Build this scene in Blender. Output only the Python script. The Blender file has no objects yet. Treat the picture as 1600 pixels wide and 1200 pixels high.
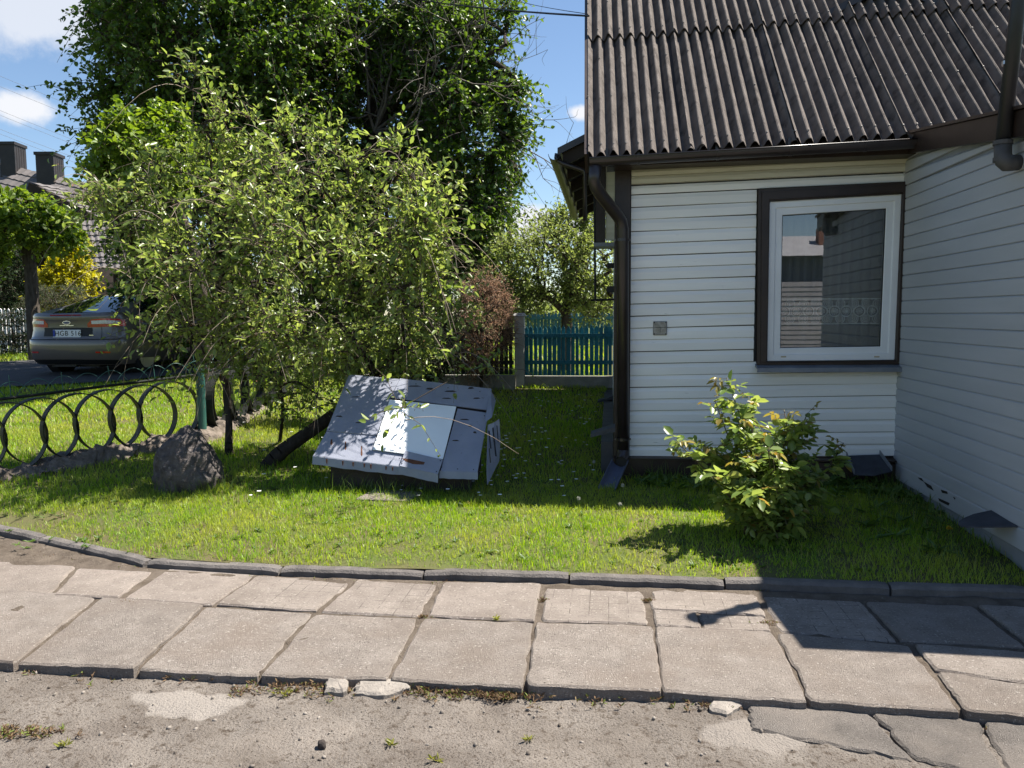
import bpy, bmesh, math, random
import numpy as np
from mathutils import Vector, Matrix, noise

random.seed(7); RNG = np.random.default_rng(11)
SC = bpy.context.scene
COL = SC.collection
R = math.radians

# ---------------------------------------------------------------- camera
CAM_Z = 1.6; FPX = 1230.0; YAW, PITCH, ROLL = R(7.1), R(4.97), R(-0.35)
ROT = Matrix.Rotation(YAW, 3, 'Z') @ Matrix.Rotation(math.pi/2 - PITCH, 3, 'X') @ Matrix.Rotation(ROLL, 3, 'Z')
cd = bpy.data.cameras.new('camera'); cam = bpy.data.objects.new('camera', cd); COL.objects.link(cam)
cam.matrix_world = Matrix.Translation((0, 0, CAM_Z)) @ ROT.to_4x4()
cd.sensor_width = 36; cd.lens = 36 * FPX / 1600; cd.clip_start = .05; cd.clip_end = 3000
SC.camera = cam

# ---------------------------------------------------------------- sky, sun, exposure
SUN = Vector((.52, .25, 1.0)).normalized()
w = bpy.data.worlds.new('World'); SC.world = w; w.use_nodes = True
nt = w.node_tree; nt.nodes.clear(); N = nt.nodes.new; L = nt.links.new
sky = N('ShaderNodeTexSky'); sky.sky_type = 'NISHITA'; sky.sun_disc = False
sky.sun_elevation = math.asin(SUN.z); sky.sun_rotation = math.atan2(SUN.x, SUN.y)
sky.air_density = 1.0; sky.dust_density = .15; sky.ozone_density = 3.0
bg = N('ShaderNodeBackground'); bg.inputs[1].default_value = .058
L(sky.outputs[0], bg.inputs[0])
tc = N('ShaderNodeTexCoord')
def ray(px, py):
    return (ROT @ Vector((px - 800, 600 - py, -FPX))).normalized()
# cumulus: soft blobs in sky directions, broken up by noise
warp = N('ShaderNodeTexNoise'); warp.inputs['Scale'].default_value = 13; warp.inputs['Detail'].default_value = 6; warp.inputs['Roughness'].default_value = .62
L(tc.outputs['Generated'], warp.inputs['Vector'])
acc = None
for (px, py, sx, sz, dens) in ((40, 8, .15, .05, .75), (42, 168, .045, .020, 1.0), (905, 176, .016, .011, 1.0),
                              (838, 356, .055, .028, 1.0), (700, 380, .07, .03, 1.0), (905, 352, .03, .026, .95),
                              (2600, 250, .22, .07, .9), (-1500, 150, .25, .07, .9), (1900, 380, .15, .04, .9)):
    d = ray(px, py)
    az = math.atan2(d.x, d.y); el = math.asin(d.z)
    rt = Vector((math.cos(az), -math.sin(az), 0)); up = rt.cross(d)
    dots = []
    for ax, s in ((rt, sx), (up, sz)):
        n = N('ShaderNodeVectorMath'); n.operation = 'DOT_PRODUCT'; n.inputs[1].default_value = ax / s
        L(tc.outputs['Generated'], n.inputs[0]); dots.append(n)
    a = N('ShaderNodeMath'); a.operation = 'MULTIPLY'; L(dots[0].outputs['Value'], a.inputs[0]); L(dots[0].outputs['Value'], a.inputs[1])
    b = N('ShaderNodeMath'); b.operation = 'MULTIPLY_ADD'; L(dots[1].outputs['Value'], b.inputs[0]); L(dots[1].outputs['Value'], b.inputs[1]); L(a.outputs[0], b.inputs[2])
    fr = N('ShaderNodeVectorMath'); fr.operation = 'DOT_PRODUCT'; fr.inputs[1].default_value = d; L(tc.outputs['Generated'], fr.inputs[0])
    c = N('ShaderNodeMath'); c.operation = 'SQRT'; L(b.outputs[0], c.inputs[0])
    e = N('ShaderNodeMath'); e.operation = 'MULTIPLY_ADD'; L(warp.outputs[0], e.inputs[0]); e.inputs[1].default_value = 2.2; e.inputs[2].default_value = -1.1 + .62
    f = N('ShaderNodeMath'); f.operation = 'SUBTRACT'; L(e.outputs[0], f.inputs[0]); L(c.outputs[0], f.inputs[1])
    m = N('ShaderNodeMapRange'); m.interpolation_type = 'SMOOTHSTEP'; m.inputs['From Min'].default_value = -.45; m.inputs['From Max'].default_value = .25
    m.inputs['To Max'].default_value = dens; L(f.outputs[0], m.inputs['Value'])
    g = N('ShaderNodeMath'); g.operation = 'GREATER_THAN'; g.inputs[1].default_value = .5; L(fr.outputs['Value'], g.inputs[0])
    h = N('ShaderNodeMath'); h.operation = 'MULTIPLY'; L(g.outputs[0], h.inputs[0]); L(m.outputs[0], h.inputs[1])
    if acc is None: acc = h
    else:
        k = N('ShaderNodeMath'); k.operation = 'MAXIMUM'; L(acc.outputs[0], k.inputs[0]); L(h.outputs[0], k.inputs[1]); acc = k
bgc = N('ShaderNodeBackground'); bgc.inputs[0].default_value = (.93, .95, 1, 1); bgc.inputs[1].default_value = .36
mx = N('ShaderNodeMixShader'); L(acc.outputs[0], mx.inputs[0]); L(bg.outputs[0], mx.inputs[1]); L(bgc.outputs[0], mx.inputs[2])
wo = N('ShaderNodeOutputWorld'); L(mx.outputs[0], wo.inputs[0])

sd = bpy.data.lights.new('sun', 'SUN'); sd.energy = 5.0; sd.angle = R(.53); sd.color = (1, .94, .84)
sun = bpy.data.objects.new('sun', sd); COL.objects.link(sun)
sun.rotation_euler = SUN.to_track_quat('Z', 'Y').to_euler(); sun.location = (20, 10, 40)

vs = SC.view_settings
vs.view_transform = 'Standard'; vs.look = 'None'; vs.exposure = 1.47; vs.gamma = 1.0; vs.use_curve_mapping = False
SC.cycles.use_denoising = True; SC.cycles.max_bounces = 8; SC.cycles.transparent_max_bounces = 12

# ---------------------------------------------------------------- placing helpers
def onY(px, py, Y):
    d = ray(px, py); return Vector((0, 0, CAM_Z)) + d * (Y / d.y)
def onX(px, py, X):
    d = ray(px, py); return Vector((0, 0, CAM_Z)) + d * (X / d.x)
def onZ(px, py, z):
    d = ray(px, py); return Vector((0, 0, CAM_Z)) + d * ((z - CAM_Z) / d.z)
FW = Vector((-math.sin(YAW), math.cos(YAW), 0)); RT = Vector((math.cos(YAW), math.sin(YAW), 0))
def at(px, py, d):          # point seen at a pixel, d metres ahead of the viewer
    v = ray(px, py); return Vector((0, 0, CAM_Z)) + v * (d / v.dot(FW))
KN_F = [-400, 3, 4.5, 7, 8.3, 10.4, 13.7, 20, 60, 900]; KN_Z = [.0, .08, .09, .18, .28, .38, .58, .75, 1.1, 1.6]
# kerb line in plan (from the left bend along the pavement to the wing)
KB = [onZ(px, py, .05) for px, py in ((-420, 788), (-150, 798), (0, 818), (75, 835), (240, 870), (445, 881), (665, 887), (890, 893), (1130, 901), (1385, 909), (1600, 915), (1900, 924))]
KX = [p.x for p in KB]; KY = [p.y for p in KB]
def kerb_y(x): return np.interp(x, KX, KY)
def gza(x, y):
    b = np.interp(-math.sin(YAW) * x + math.cos(YAW) * y, KN_F, KN_Z); e = np.asarray(y) - kerb_y(x)
    return np.minimum(b, .042 + .16 * np.maximum(e, 0))
def gz(x, y): return float(gza(x, y))
def ong(px, py):            # ground point under a pixel
    z = .2
    for _ in range(12):
        p = onZ(px, py, z); z = .5 * z + .5 * gz(p.x, p.y)
    return onZ(px, py, z)
def plane_hit(px, py, o, n):
    d = ray(px, py); c = Vector((0, 0, CAM_Z)); return c + d * ((o - c).dot(n) / d.dot(n))

# ---------------------------------------------------------------- building helpers
def tag(o, label=None, cat=None, group=None, kind=None):
    if label: o['label'] = label
    if cat: o['category'] = cat
    if group: o['group'] = group
    if kind: o['kind'] = kind
    return o
def thing(name, label, cat, loc=(0, 0, 0), rz=0, group=None):
    o = bpy.data.objects.new(name, None); COL.objects.link(o); o.empty_display_size = .2
    o.location = loc; o.rotation_euler = (0, 0, rz)
    return tag(o, label, cat, group)
def link(name, me, mat, parent=None, local=False, smooth=False):
    if mat is not None and len(me.materials) == 0: me.materials.append(mat)
    if smooth: me.polygons.foreach_set('use_smooth', [True] * len(me.polygons))
    o = bpy.data.objects.new(name, me); COL.objects.link(o)
    if parent:
        o.parent = parent
        if not local:
            p, mw = parent, Matrix.Identity(4)
            chain = []
            while p: chain.append(p); p = p.parent
            for p in reversed(chain):
                mw = mw @ (p.matrix_parent_inverse @ (Matrix.Translation(p.location) @ p.rotation_euler.to_matrix().to_4x4()))
            o.matrix_parent_inverse = mw.inverted()
    return o
class MB:
    def __init__(s): s.v = []; s.f = []
    def add(s, vs, fs):
        b = len(s.v); s.v += [tuple(v) for v in vs]; s.f += [tuple(b + i for i in f) for f in fs]; return s
    def box(s, x0, x1, y0, y1, z0, z1):
        return s.hexa([(x0,y0,z0),(x1,y0,z0),(x1,y1,z0),(x0,y1,z0)], [(x0,y0,z1),(x1,y0,z1),(x1,y1,z1),(x0,y1,z1)])
    def hexa(s, a, b):
        return s.add(list(a) + list(b), [(3,2,1,0),(4,5,6,7),(0,1,5,4),(1,2,6,5),(2,3,7,6),(3,0,4,7)])
    def prism(s, poly, off):
        n = len(poly); off = Vector(off); a = [Vector(p) for p in poly]; b = [p + off for p in a]
        return s.add(a + b, [tuple(range(n-1,-1,-1)), tuple(range(n, 2*n))] + [(i, (i+1)%n, n+(i+1)%n, n+i) for i in range(n)])
    def tube(s, pts, rad, n=8, cap=True, closed=False):
        pts = [Vector(p) for p in pts]; m = len(pts)
        if not hasattr(rad, '__len__'): rad = [rad] * m
        rings = []; u = None
        for i, p in enumerate(pts):
            a = pts[i-1] if (i > 0 or closed) else p; b = pts[(i+1) % m] if (i < m-1 or closed) else p
            t = (b - a).normalized()
            if u is None: u = t.cross(Vector((0, 0, 1)) if abs(t.z) < .9 else Vector((1, 0, 0))).normalized()
            else: u = (u - t * u.dot(t)).normalized()
            w_ = t.cross(u)
            rings.append([p + (u * math.cos(2*math.pi*k/n) + w_ * math.sin(2*math.pi*k/n)) * rad[i] for k in range(n)])
        vs = [v for r in rings for v in r]; fs = []
        for i in range(m if closed else m - 1):
            j = (i + 1) % m
            for k in range(n): fs.append((i*n+k, i*n+(k+1)%n, j*n+(k+1)%n, j*n+k))
        if cap and not closed: fs += [tuple(range(n-1,-1,-1)), tuple((m-1)*n+k for k in range(n))]
        return s.add(vs, fs)
    def mesh(s, name):
        me = bpy.data.meshes.new(name); me.from_pydata(s.v, [], s.f); me.update(); return me
    def build(s, name, mat, parent=None, local=False, smooth=False, bevel=0):
        me = s.mesh(name)
        if bevel:
            bm = bmesh.new(); bm.from_mesh(me); bmesh.ops.remove_doubles(bm, verts=bm.verts, dist=1e-5)
            bmesh.ops.bevel(bm, geom=bm.edges[:], offset=bevel, segments=1, affect='EDGES', clamp_overlap=True)
            bm.to_mesh(me); bm.free()
        return link(name, me, mat, parent, local, smooth)
def np_mesh(name, V, Fc, nper):
    V = np.asarray(V, np.float32).reshape(-1, 3); Fc = np.asarray(Fc, np.int32).reshape(-1, nper)
    me = bpy.data.meshes.new(name)
    me.vertices.add(len(V)); me.vertices.foreach_set('co', V.ravel())
    me.loops.add(Fc.size); me.loops.foreach_set('vertex_index', Fc.ravel())
    me.polygons.add(len(Fc)); me.polygons.foreach_set('loop_start', np.arange(len(Fc), dtype=np.int32) * nper)
    me.polygons.foreach_set('loop_total', np.full(len(Fc), nper, np.int32))
    me.update(calc_edges=True); return me
def copy_tree(o, parent=None):
    c = o.copy(); COL.objects.link(c); c.parent = parent
    for ch in list(o.children): copy_tree(ch, c)
    return c

# ---------------------------------------------------------------- materials
def M(name, c1, c2=None, scale=4., rough=.7, bump=0., bscale=60., spec=.3, metal=0., vary=0., detail=6., lo=.35, hi=.65,
      c3=None, s3=30., lo3=.6, hi3=.7, stretch=(1, 1, 1), coat=0., rlo=None, c4=None, s4=1.7, lo4=.45, hi4=.7, c5=None, s5=130., lo5=.66, hi5=.70):
    m = bpy.data.materials.new(name); m.use_nodes = True; t = m.node_tree; n = t.nodes; p = n['Principled BSDF']; l = t.links.new
    p.inputs['Roughness'].default_value = rough; p.inputs['Metallic'].default_value = metal; p.inputs['Specular IOR Level'].default_value = spec
    p.inputs['Coat Weight'].default_value = coat
    tcn = n.new('ShaderNodeTexCoord'); mp = n.new('ShaderNodeMapping'); mp.inputs['Scale'].default_value = stretch; l(tcn.outputs['Object'], mp.inputs[0])
    def nz(sc, a, b, det=detail):
        q = n.new('ShaderNodeTexNoise'); q.inputs['Scale'].default_value = sc; q.inputs['Detail'].default_value = det; q.inputs['Roughness'].default_value = .6
        l(mp.outputs[0], q.inputs['Vector'])
        r = n.new('ShaderNodeMapRange'); r.inputs['From Min'].default_value = a; r.inputs['From Max'].default_value = b; l(q.outputs[0], r.inputs['Value']); return r
    def mixc(f, A, B):
        x = n.new('ShaderNodeMix'); x.data_type = 'RGBA'; l(f.outputs[0], x.inputs[0])
        for s_, i in ((A, 6), (B, 7)):
            if isinstance(s_, tuple): x.inputs[i].default_value = (*s_, 1)
            else: l(s_, x.inputs[i])
        return x.outputs[2]
    col = None
    if c2: col = mixc(nz(scale, lo, hi), c1, c2)
    if c3: col = mixc(nz(s3, lo3, hi3), col if col else c1, c3)
    if c4: col = mixc(nz(s4, lo4, hi4), col if col else c1, c4)
    if c5: col = mixc(nz(s5, lo5, hi5, 2), col if col else c1, c5)
    if vary:
        oi = n.new('ShaderNodeObjectInfo'); hs = n.new('ShaderNodeHueSaturation')
        r = n.new('ShaderNodeMapRange'); r.inputs['To Min'].default_value = 1 - vary; r.inputs['To Max'].default_value = 1 + vary
        l(oi.outputs['Random'], r.inputs['Value']); l(r.outputs[0], hs.inputs['Value'])
        if col: l(col, hs.inputs['Color'])
        else: hs.inputs['Color'].default_value = (*c1, 1)
        col = hs.outputs[0]
    if col: l(col, p.inputs['Base Color'])
    else: p.inputs['Base Color'].default_value = (*c1, 1)
    if rlo is not None:
        q = nz(scale * 2, .3, .7); q.inputs['To Min'].default_value = rlo; q.inputs['To Max'].default_value = rough; l(q.outputs[0], p.inputs['Roughness'])
    if bump:
        q = n.new('ShaderNodeTexNoise'); q.inputs['Scale'].default_value = bscale; q.inputs['Detail'].default_value = 8; q.inputs['Roughness'].default_value = .65
        l(mp.outputs[0], q.inputs['Vector'])
        b = n.new('ShaderNodeBump'); b.inputs['Strength'].default_value = bump; b.inputs['Distance'].default_value = .02; l(q.outputs[0], b.inputs['Height']); l(b.outputs[0], p.inputs['Normal'])
    return m
def MLEAF(name, ca, cb, transl=.35, tcol=None, rough=.45, spec=.4, cc=None, pc=.12, patch=None, ps=1.2):
    m = bpy.data.materials.new(name); m.use_nodes = True; t = m.node_tree; n = t.nodes; p = n['Principled BSDF']; l = t.links.new
    g = n.new('ShaderNodeNewGeometry'); r = n.new('ShaderNodeValToRGB')
    e = r.color_ramp.elements; e[0].color = (*ca, 1); e[1].color = (*cb, 1)
    if cc:
        e[1].position = 1 - pc - .02; k = e.new(1 - pc); k.color = (*cc, 1); k = e.new(1.0); k.color = (*cc, 1)
    l(g.outputs['Random Per Island'], r.inputs[0]); col = r.outputs[0]
    if patch:
        tcn = n.new('ShaderNodeTexCoord'); q = n.new('ShaderNodeTexNoise'); q.inputs['Scale'].default_value = ps; q.inputs['Detail'].default_value = 5; l(tcn.outputs['Object'], q.inputs['Vector'])
        mr = n.new('ShaderNodeMapRange'); mr.inputs[1].default_value = .42; mr.inputs[2].default_value = .72; l(q.outputs[0], mr.inputs[0])
        x = n.new('ShaderNodeMix'); x.data_type = 'RGBA'; l(mr.outputs[0], x.inputs[0]); l(col, x.inputs[6]); x.inputs[7].default_value = (*patch, 1); col = x.outputs[2]
    l(col, p.inputs['Base Color'])
    p.inputs['Roughness'].default_value = rough; p.inputs['Specular IOR Level'].default_value = spec
    tr = n.new('ShaderNodeBsdfTranslucent'); hs = n.new('ShaderNodeHueSaturation'); hs.inputs['Hue'].default_value = .485; hs.inputs['Saturation'].default_value = 1.1; hs.inputs['Value'].default_value = 1.9
    l(col, hs.inputs['Color']); l(hs.outputs[0], tr.inputs[0])
    mx_ = n.new('ShaderNodeMixShader'); mx_.inputs[0].default_value = transl
    l(p.outputs[0], mx_.inputs[1]); l(tr.outputs[0], mx_.inputs[2]); l(mx_.outputs[0], n['Material Output'].inputs[0])
    return m
mat = {}
mat['wingboard'] = M('shade grey wing board', (.42,.43,.45), (.385,.395,.415), 3, .5, .1, 90, vary=.02, stretch=(3,.35,3))  # shade of the wing side put into the colour, greyer than the front boards
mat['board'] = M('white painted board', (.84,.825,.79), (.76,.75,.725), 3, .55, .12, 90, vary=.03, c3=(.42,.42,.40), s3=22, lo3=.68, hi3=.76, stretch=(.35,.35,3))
mat['cream'] = M('aged cream paint', (.60,.575,.47), (.48,.45,.35), 3, .6, .15, 70, stretch=(.3,1,4))
mat['brown'] = M('dark brown paint', (.022,.013,.010), (.035,.022,.017), 6, .42, .1, 80, spec=.4)
mat['gutter'] = M('brown coated steel', (.022,.016,.016), (.032,.025,.025), 5, .3, 0, spec=.5)
mat['pvc'] = M('white window plastic', (.74,.75,.76), (.68,.69,.70), 3, .3, spec=.5)
mat['sill'] = M('grey sill tin', (.20,.22,.25), (.14,.15,.17), 7, .45, .05, spec=.4, metal=.2)
mat['roof'] = M('brown corrugated sheet', (.160,.138,.126), (.098,.084,.077), 5, .9, .5, 260, spec=.15, vary=.07, c3=(.045,.037,.034), s3=9, lo3=.52, hi3=.72)
mat['nail'] = M('nail cap', (.16,.15,.145), None, rough=.55, metal=.3)
mat['plinth'] = M('grey plinth', (.085,.083,.085), (.055,.054,.054), 6, .8, .2, 50)
mat['pipe'] = M('black pipe', (.014,.014,.017), (.022,.021,.022), 6, .42, spec=.4)
mat['pipegrey'] = M('grey pipe', (.085,.08,.08), (.06,.057,.055), 8, .6)
mat['hood'] = M('grey tin hood', (.055,.060,.075), (.035,.038,.047), 9, .6, .1, 40, metal=.2)
mat['dark'] = M('dark interior', (.05,.05,.05), (.035,.035,.035), 3, .9)
mat['plate'] = M('weathered steel cover', (.34,.33,.30), (.20,.185,.16), 30, .5, .15, 120, metal=.4)
mat['slab'] = M('concrete slab', (.305,.266,.236), (.232,.200,.177), 7, .92, 1.0, 210, spec=.2, vary=.09, c3=(.10,.083,.072), s3=85, lo3=.56, hi3=.70, c4=(.225,.186,.158), s4=2.3, c5=(.42,.38,.34), s5=75, lo5=.62, hi5=.68)
mat['plate_dark'] = M('dark worn concrete', (.185,.165,.150), (.125,.112,.102), 6, .93, 1.0, 170, spec=.2, vary=.08, c3=(.07,.06,.055), s3=120, lo3=.57, hi3=.68, c4=(.235,.205,.18), s4=2.6, c5=(.36,.33,.30), s5=150)
mat['bedding'] = M('dark joint soil', (.150,.123,.100), (.090,.072,.057), 9, .97, 1.0, 90, spec=.1, c3=(.20,.17,.14), s3=40)
mat['slab2'] = M('scored concrete slab', (.315,.272,.240), (.242,.207,.183), 6, .92, .9, 210, spec=.2, vary=.06, c3=(.12,.10,.085), s3=80, lo3=.57, hi3=.70, c4=(.20,.168,.145), s4=2.5, lo4=.5, c5=(.42,.38,.34), s5=70, lo5=.62, hi5=.68)
mat['kerb'] = M('dark kerb concrete', (.155,.140,.132), (.095,.087,.083), 9, .92, .7, 90, spec=.2, vary=.1)
mat['dirt'] = M('trodden yard dirt', (.215,.190,.168), (.138,.118,.102), 3.2, .96, 1.0, 90, spec=.1, c4=(.262,.230,.202), s4=1.3, lo4=.52, hi4=.75, c3=(.085,.067,.053), s3=30, lo3=.53, hi3=.68, detail=10, c5=(.07,.056,.046), s5=120, lo5=.60, hi5=.66)
mat['soil'] = M('lawn soil', (.075,.095,.028), (.10,.085,.045), 3, .95, .5, 40, spec=.1)
mat['ground'] = M('rough grass ground', (.06,.085,.022), (.085,.10,.035), 1.2, .95, .5, 15, spec=.1)
mat['asphalt'] = M('asphalt', (.050,.050,.053), (.065,.064,.066), 3, .9, .3, 120, spec=.25)
mat['rock'] = M('grey granite', (.130,.114,.108), (.062,.054,.052), 16, .92, 1.0, 45, spec=.2, c3=(.19,.17,.165), s3=34, lo3=.58, hi3=.68)
mat['rubble'] = M('rubble footing', (.21,.175,.15), (.09,.075,.062), 14, .95, 1.0, 40, spec=.15)
mat['bark'] = M('dark bark', (.032,.026,.022), (.060,.050,.043), 18, .95, .9, 60, spec=.1, stretch=(1,1,.35))
mat['barkg'] = M('grey bark', (.10,.085,.07), (.055,.045,.036), 18, .95, .9, 60, spec=.1, stretch=(1,1,.35))
mat['twig'] = M('brown twig', (.11,.085,.065), (.065,.045,.035), 10, .85)
mat['deadtwig'] = M('grey dead twig', (.13,.115,.10), (.075,.065,.055), 10, .9)
mat['hatch'] = M('blue grey painted tin', (.240,.256,.315), (.195,.210,.265), 4, .55, .15, 60, vary=.05, c3=(.12,.115,.12), s3=15, lo3=.66, hi3=.74, stretch=(1,1,1))
mat['hatchwhite'] = M('white enamel sheet', (.78,.81,.83), (.72,.75,.78), 3, .4, c3=(.4,.4,.38), s3=20, lo3=.72, hi3=.8)
mat['rust'] = M('rust', (.13,.055,.03), (.08,.035,.022), 20, .9, .4, 60)
mat['blackpaint'] = M('dark green hoop paint', (.008,.012,.010), (.018,.018,.015), 14, .6, .2, 60, spec=.25, c3=(.15,.085,.035), s3=9, lo3=.66, hi3=.74)
mat['greenpaint'] = M('green post paint', (.022,.085,.075), (.035,.105,.09), 10, .4, .1, 60, spec=.5)
mat['blue'] = M('teal picket paint', (.034,.195,.250), (.024,.145,.195), 6, .65, .25, 70, vary=.16, stretch=(3,3,.5))
mat['blue2'] = M('faded blue picket paint', (.045,.150,.200), (.03,.11,.16), 6, .7, .2, 60, vary=.15)
mat['darkpicket'] = M('dark weathered picket', (.035,.045,.040), (.022,.028,.025), 6, .8, .2, 60, vary=.1)
mat['concrete'] = M('pale concrete', (.30,.285,.255), (.21,.20,.18), 7, .9, .4, 60)
mat['whitepost'] = M('pale post', (.45,.45,.42), (.33,.33,.30), 7, .85, .3, 60)
mat['whitepicket'] = M('white picket', (.72,.72,.74), (.62,.62,.64), 5, .6, vary=.05)
mat['tileroof'] = M('grey metal tile roof', (.150,.135,.132), (.115,.105,.103), 3, .6, .1, 40, vary=.08)
mat['chimney'] = M('dark chimney tin', (.035,.030,.030), (.025,.022,.022), 4, .5)
mat['darkwood'] = M('dark wood cladding', (.022,.016,.013), (.032,.024,.02), 7, .7)
mat['wire'] = M('black cable', (.012,.012,.014), None, rough=.5)
mat['pole'] = M('pole wood', (.10,.085,.07), (.06,.05,.04), 8, .9)
mat['shedwall'] = M('pale shed siding', (.42,.39,.40), (.34,.32,.33), 4, .5, metal=.1)


# ================================================================ SETTING
FR = [onZ(px, py, 0) for px, py in ((-260, 1022), (25, 1036), (213, 1043), (403, 1053), (607, 1058), (820, 1073), (1033, 1079), (1262, 1096), (1500, 1110), (1800, 1135))]
FX = [p.x for p in FR]; FY = [p.y for p in FR]
def front_y(x): return np.interp(x, FX, FY)

def grid_mesh(name, xs, ys, zf):
    X, Y = np.meshgrid(xs, ys); Z = zf(X, Y); V = np.stack([X, Y, Z], -1).reshape(-1, 3)
    nx, ny = len(xs), len(ys); i = np.arange(nx - 1)[None, :] + np.arange(ny - 1)[:, None] * nx
    return np_mesh(name, V, np.stack([i, i + 1, i + 1 + nx, i + nx], -1), 4)
def gspace(a, b, n, p=2.2):
    t = np.linspace(-1, 1, n); return np.sign(t) * np.abs(t) ** p * (b - a) / 2 + (a + b) / 2
gx = gspace(-900, 900, 61, 2.6); gy = gspace(-900, 900, 61, 2.6)
o = link('ground', grid_mesh('ground', gx, gy, lambda x, y: np.where(y > 14, gza(x, y) - .12, -.22 + np.clip(y - 6, 0, 8) * .08)), mat['ground'])
tag(o, 'open ground reaching the horizon', kind='structure')
# lawn sheet from kerb backwards
xs = np.linspace(-24, 16, 201); t = np.linspace(0, 1, 70) ** 1.8
Xl = np.repeat(xs[None], len(t), 0); Yl = (kerb_y(xs) - .02)[None] + t[:, None] * (34 - kerb_y(xs))[None]
Zl = gza(Xl, Yl)
for i in range(Xl.shape[0]):
    for j in range(Xl.shape[1]):
        if Yl[i, j] < 16: Zl[i, j] += .018 * noise.noise((Xl[i, j] * 1.3, Yl[i, j] * 1.3, 3))
idx = np.arange(len(xs) - 1)[None] + np.arange(len(t) - 1)[:, None] * len(xs)
o = link('lawn', np_mesh('lawn', np.stack([Xl, Yl, Zl], -1), np.stack([idx, idx + 1, idx + 1 + len(xs), idx + len(xs)], -1), 4), mat['soil'], smooth=True)
tag(o, 'lawn soil between kerb and house', kind='structure')
# trodden yard in front, and bedding under the slabs
def nz3(x, y, s, oct=4, seed=0.): return noise.fractal((x * s, y * s, seed), .9, 2.1, oct)
xs = np.arange(-7, 4.6, .032); ys = np.concatenate([np.arange(-3, 2.3, .25), np.arange(2.3, 5.9, .03)])
X, Y = np.meshgrid(xs, ys); Z = np.empty_like(X)
fy = front_y(xs); ky = kerb_y(xs)
for i in range(len(ys)):
    for j in range(len(xs)):
        x, y = xs[j], ys[i]; n_ = nz3(x, y, 1.5, 3); f_ = nz3(x, y, 9, 3, 5) if y > 2.2 else 0
        e = (y - fy[j])
        if e > .03:
            w_ = noise.noise((x * 1.7, y * 2.6, 21)) ; z = -.013 + .007 * f_ + .030 * max(0, w_ - .42) + .016 * max(0, 1 - abs(y - ky[j] + .12) / .09)
            if x < -2.4: z += .016 * min(1, (-2.4 - x) / 1.2) * (.5 + w_)
        else:
            k = min(1, max(0, (e + .25) / .28)); z = -.046 + .014 * n_ + .010 * f_ - .006 * k
            c = nz3(x, y, 26, 2, 9) if y > 2.2 else 0
            z += .007 * max(0, c)
        if y > ky[j] - .03: z = -.12
        Z[i, j] = z
nx = len(xs); idx = np.arange(nx - 1)[None] + np.arange(len(ys) - 1)[:, None] * nx
o = link('dirt_yard', np_mesh('dirt_yard', np.stack([X, Y, Z], -1), np.stack([idx, idx + 1, idx + 1 + nx, idx + nx], -1), 4), mat['dirt'], smooth=True)
tag(o, 'trodden grey dirt yard in the foreground', kind='structure')
me = o.data; me.materials.append(mat['bedding'])
pc = np.empty(len(me.polygons) * 3, np.float32); me.polygons.foreach_get('center', pc); pc = pc.reshape(-1, 3)
me.polygons.foreach_set('material_index', (pc[:, 1] > front_y(pc[:, 0]) + .02).astype(np.int32))

# asphalt road at the left
rd = [(-30, 6), (-16, 9.2), (-8.3, 12.2), (-6.4, 13.0), (-5.2, 14.6), (-4.6, 18), (-4.2, 30), (-9.6, 30), (-9.8, 19), (-10.2, 17.2), (-11.4, 16.1), (-16, 14.6), (-30, 11)]
def lf(l, f, dz=0):
    p = RT * l + FW * f; return Vector((p.x, p.y, gz(p.x, p.y) + dz))
m = MB(); bm = bmesh.new()
vs_ = [bm.verts.new(lf(*q, .035)) for q in rd]; bm.faces.new(vs_); bmesh.ops.triangulate(bm, faces=bm.faces[:])
bmesh.ops.subdivide_edges(bm, edges=bm.edges[:], cuts=5, use_grid_fill=True)
for v in bm.verts: v.co.z = gz(v.co.x, v.co.y) + .035
me = bpy.data.meshes.new('road'); bm.to_mesh(me); bm.free()
tag(link('road', me, mat['asphalt']), 'dark asphalt road beyond the hoop fence', kind='structure')
def in_poly(l, f, poly):
    l = np.asarray(l); f = np.asarray(f); r = np.zeros(l.shape, bool)
    for i in range(len(poly)):
        (x1, y1), (x2, y2) = poly[i], poly[i - 1]
        with np.errstate(divide='ignore', invalid='ignore'):
            r ^= ((y1 > f) != (y2 > f)) & (l < (x2 - x1) * (f - y1) / (y2 - y1 + 1e-12) + x1)
    return r

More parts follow.
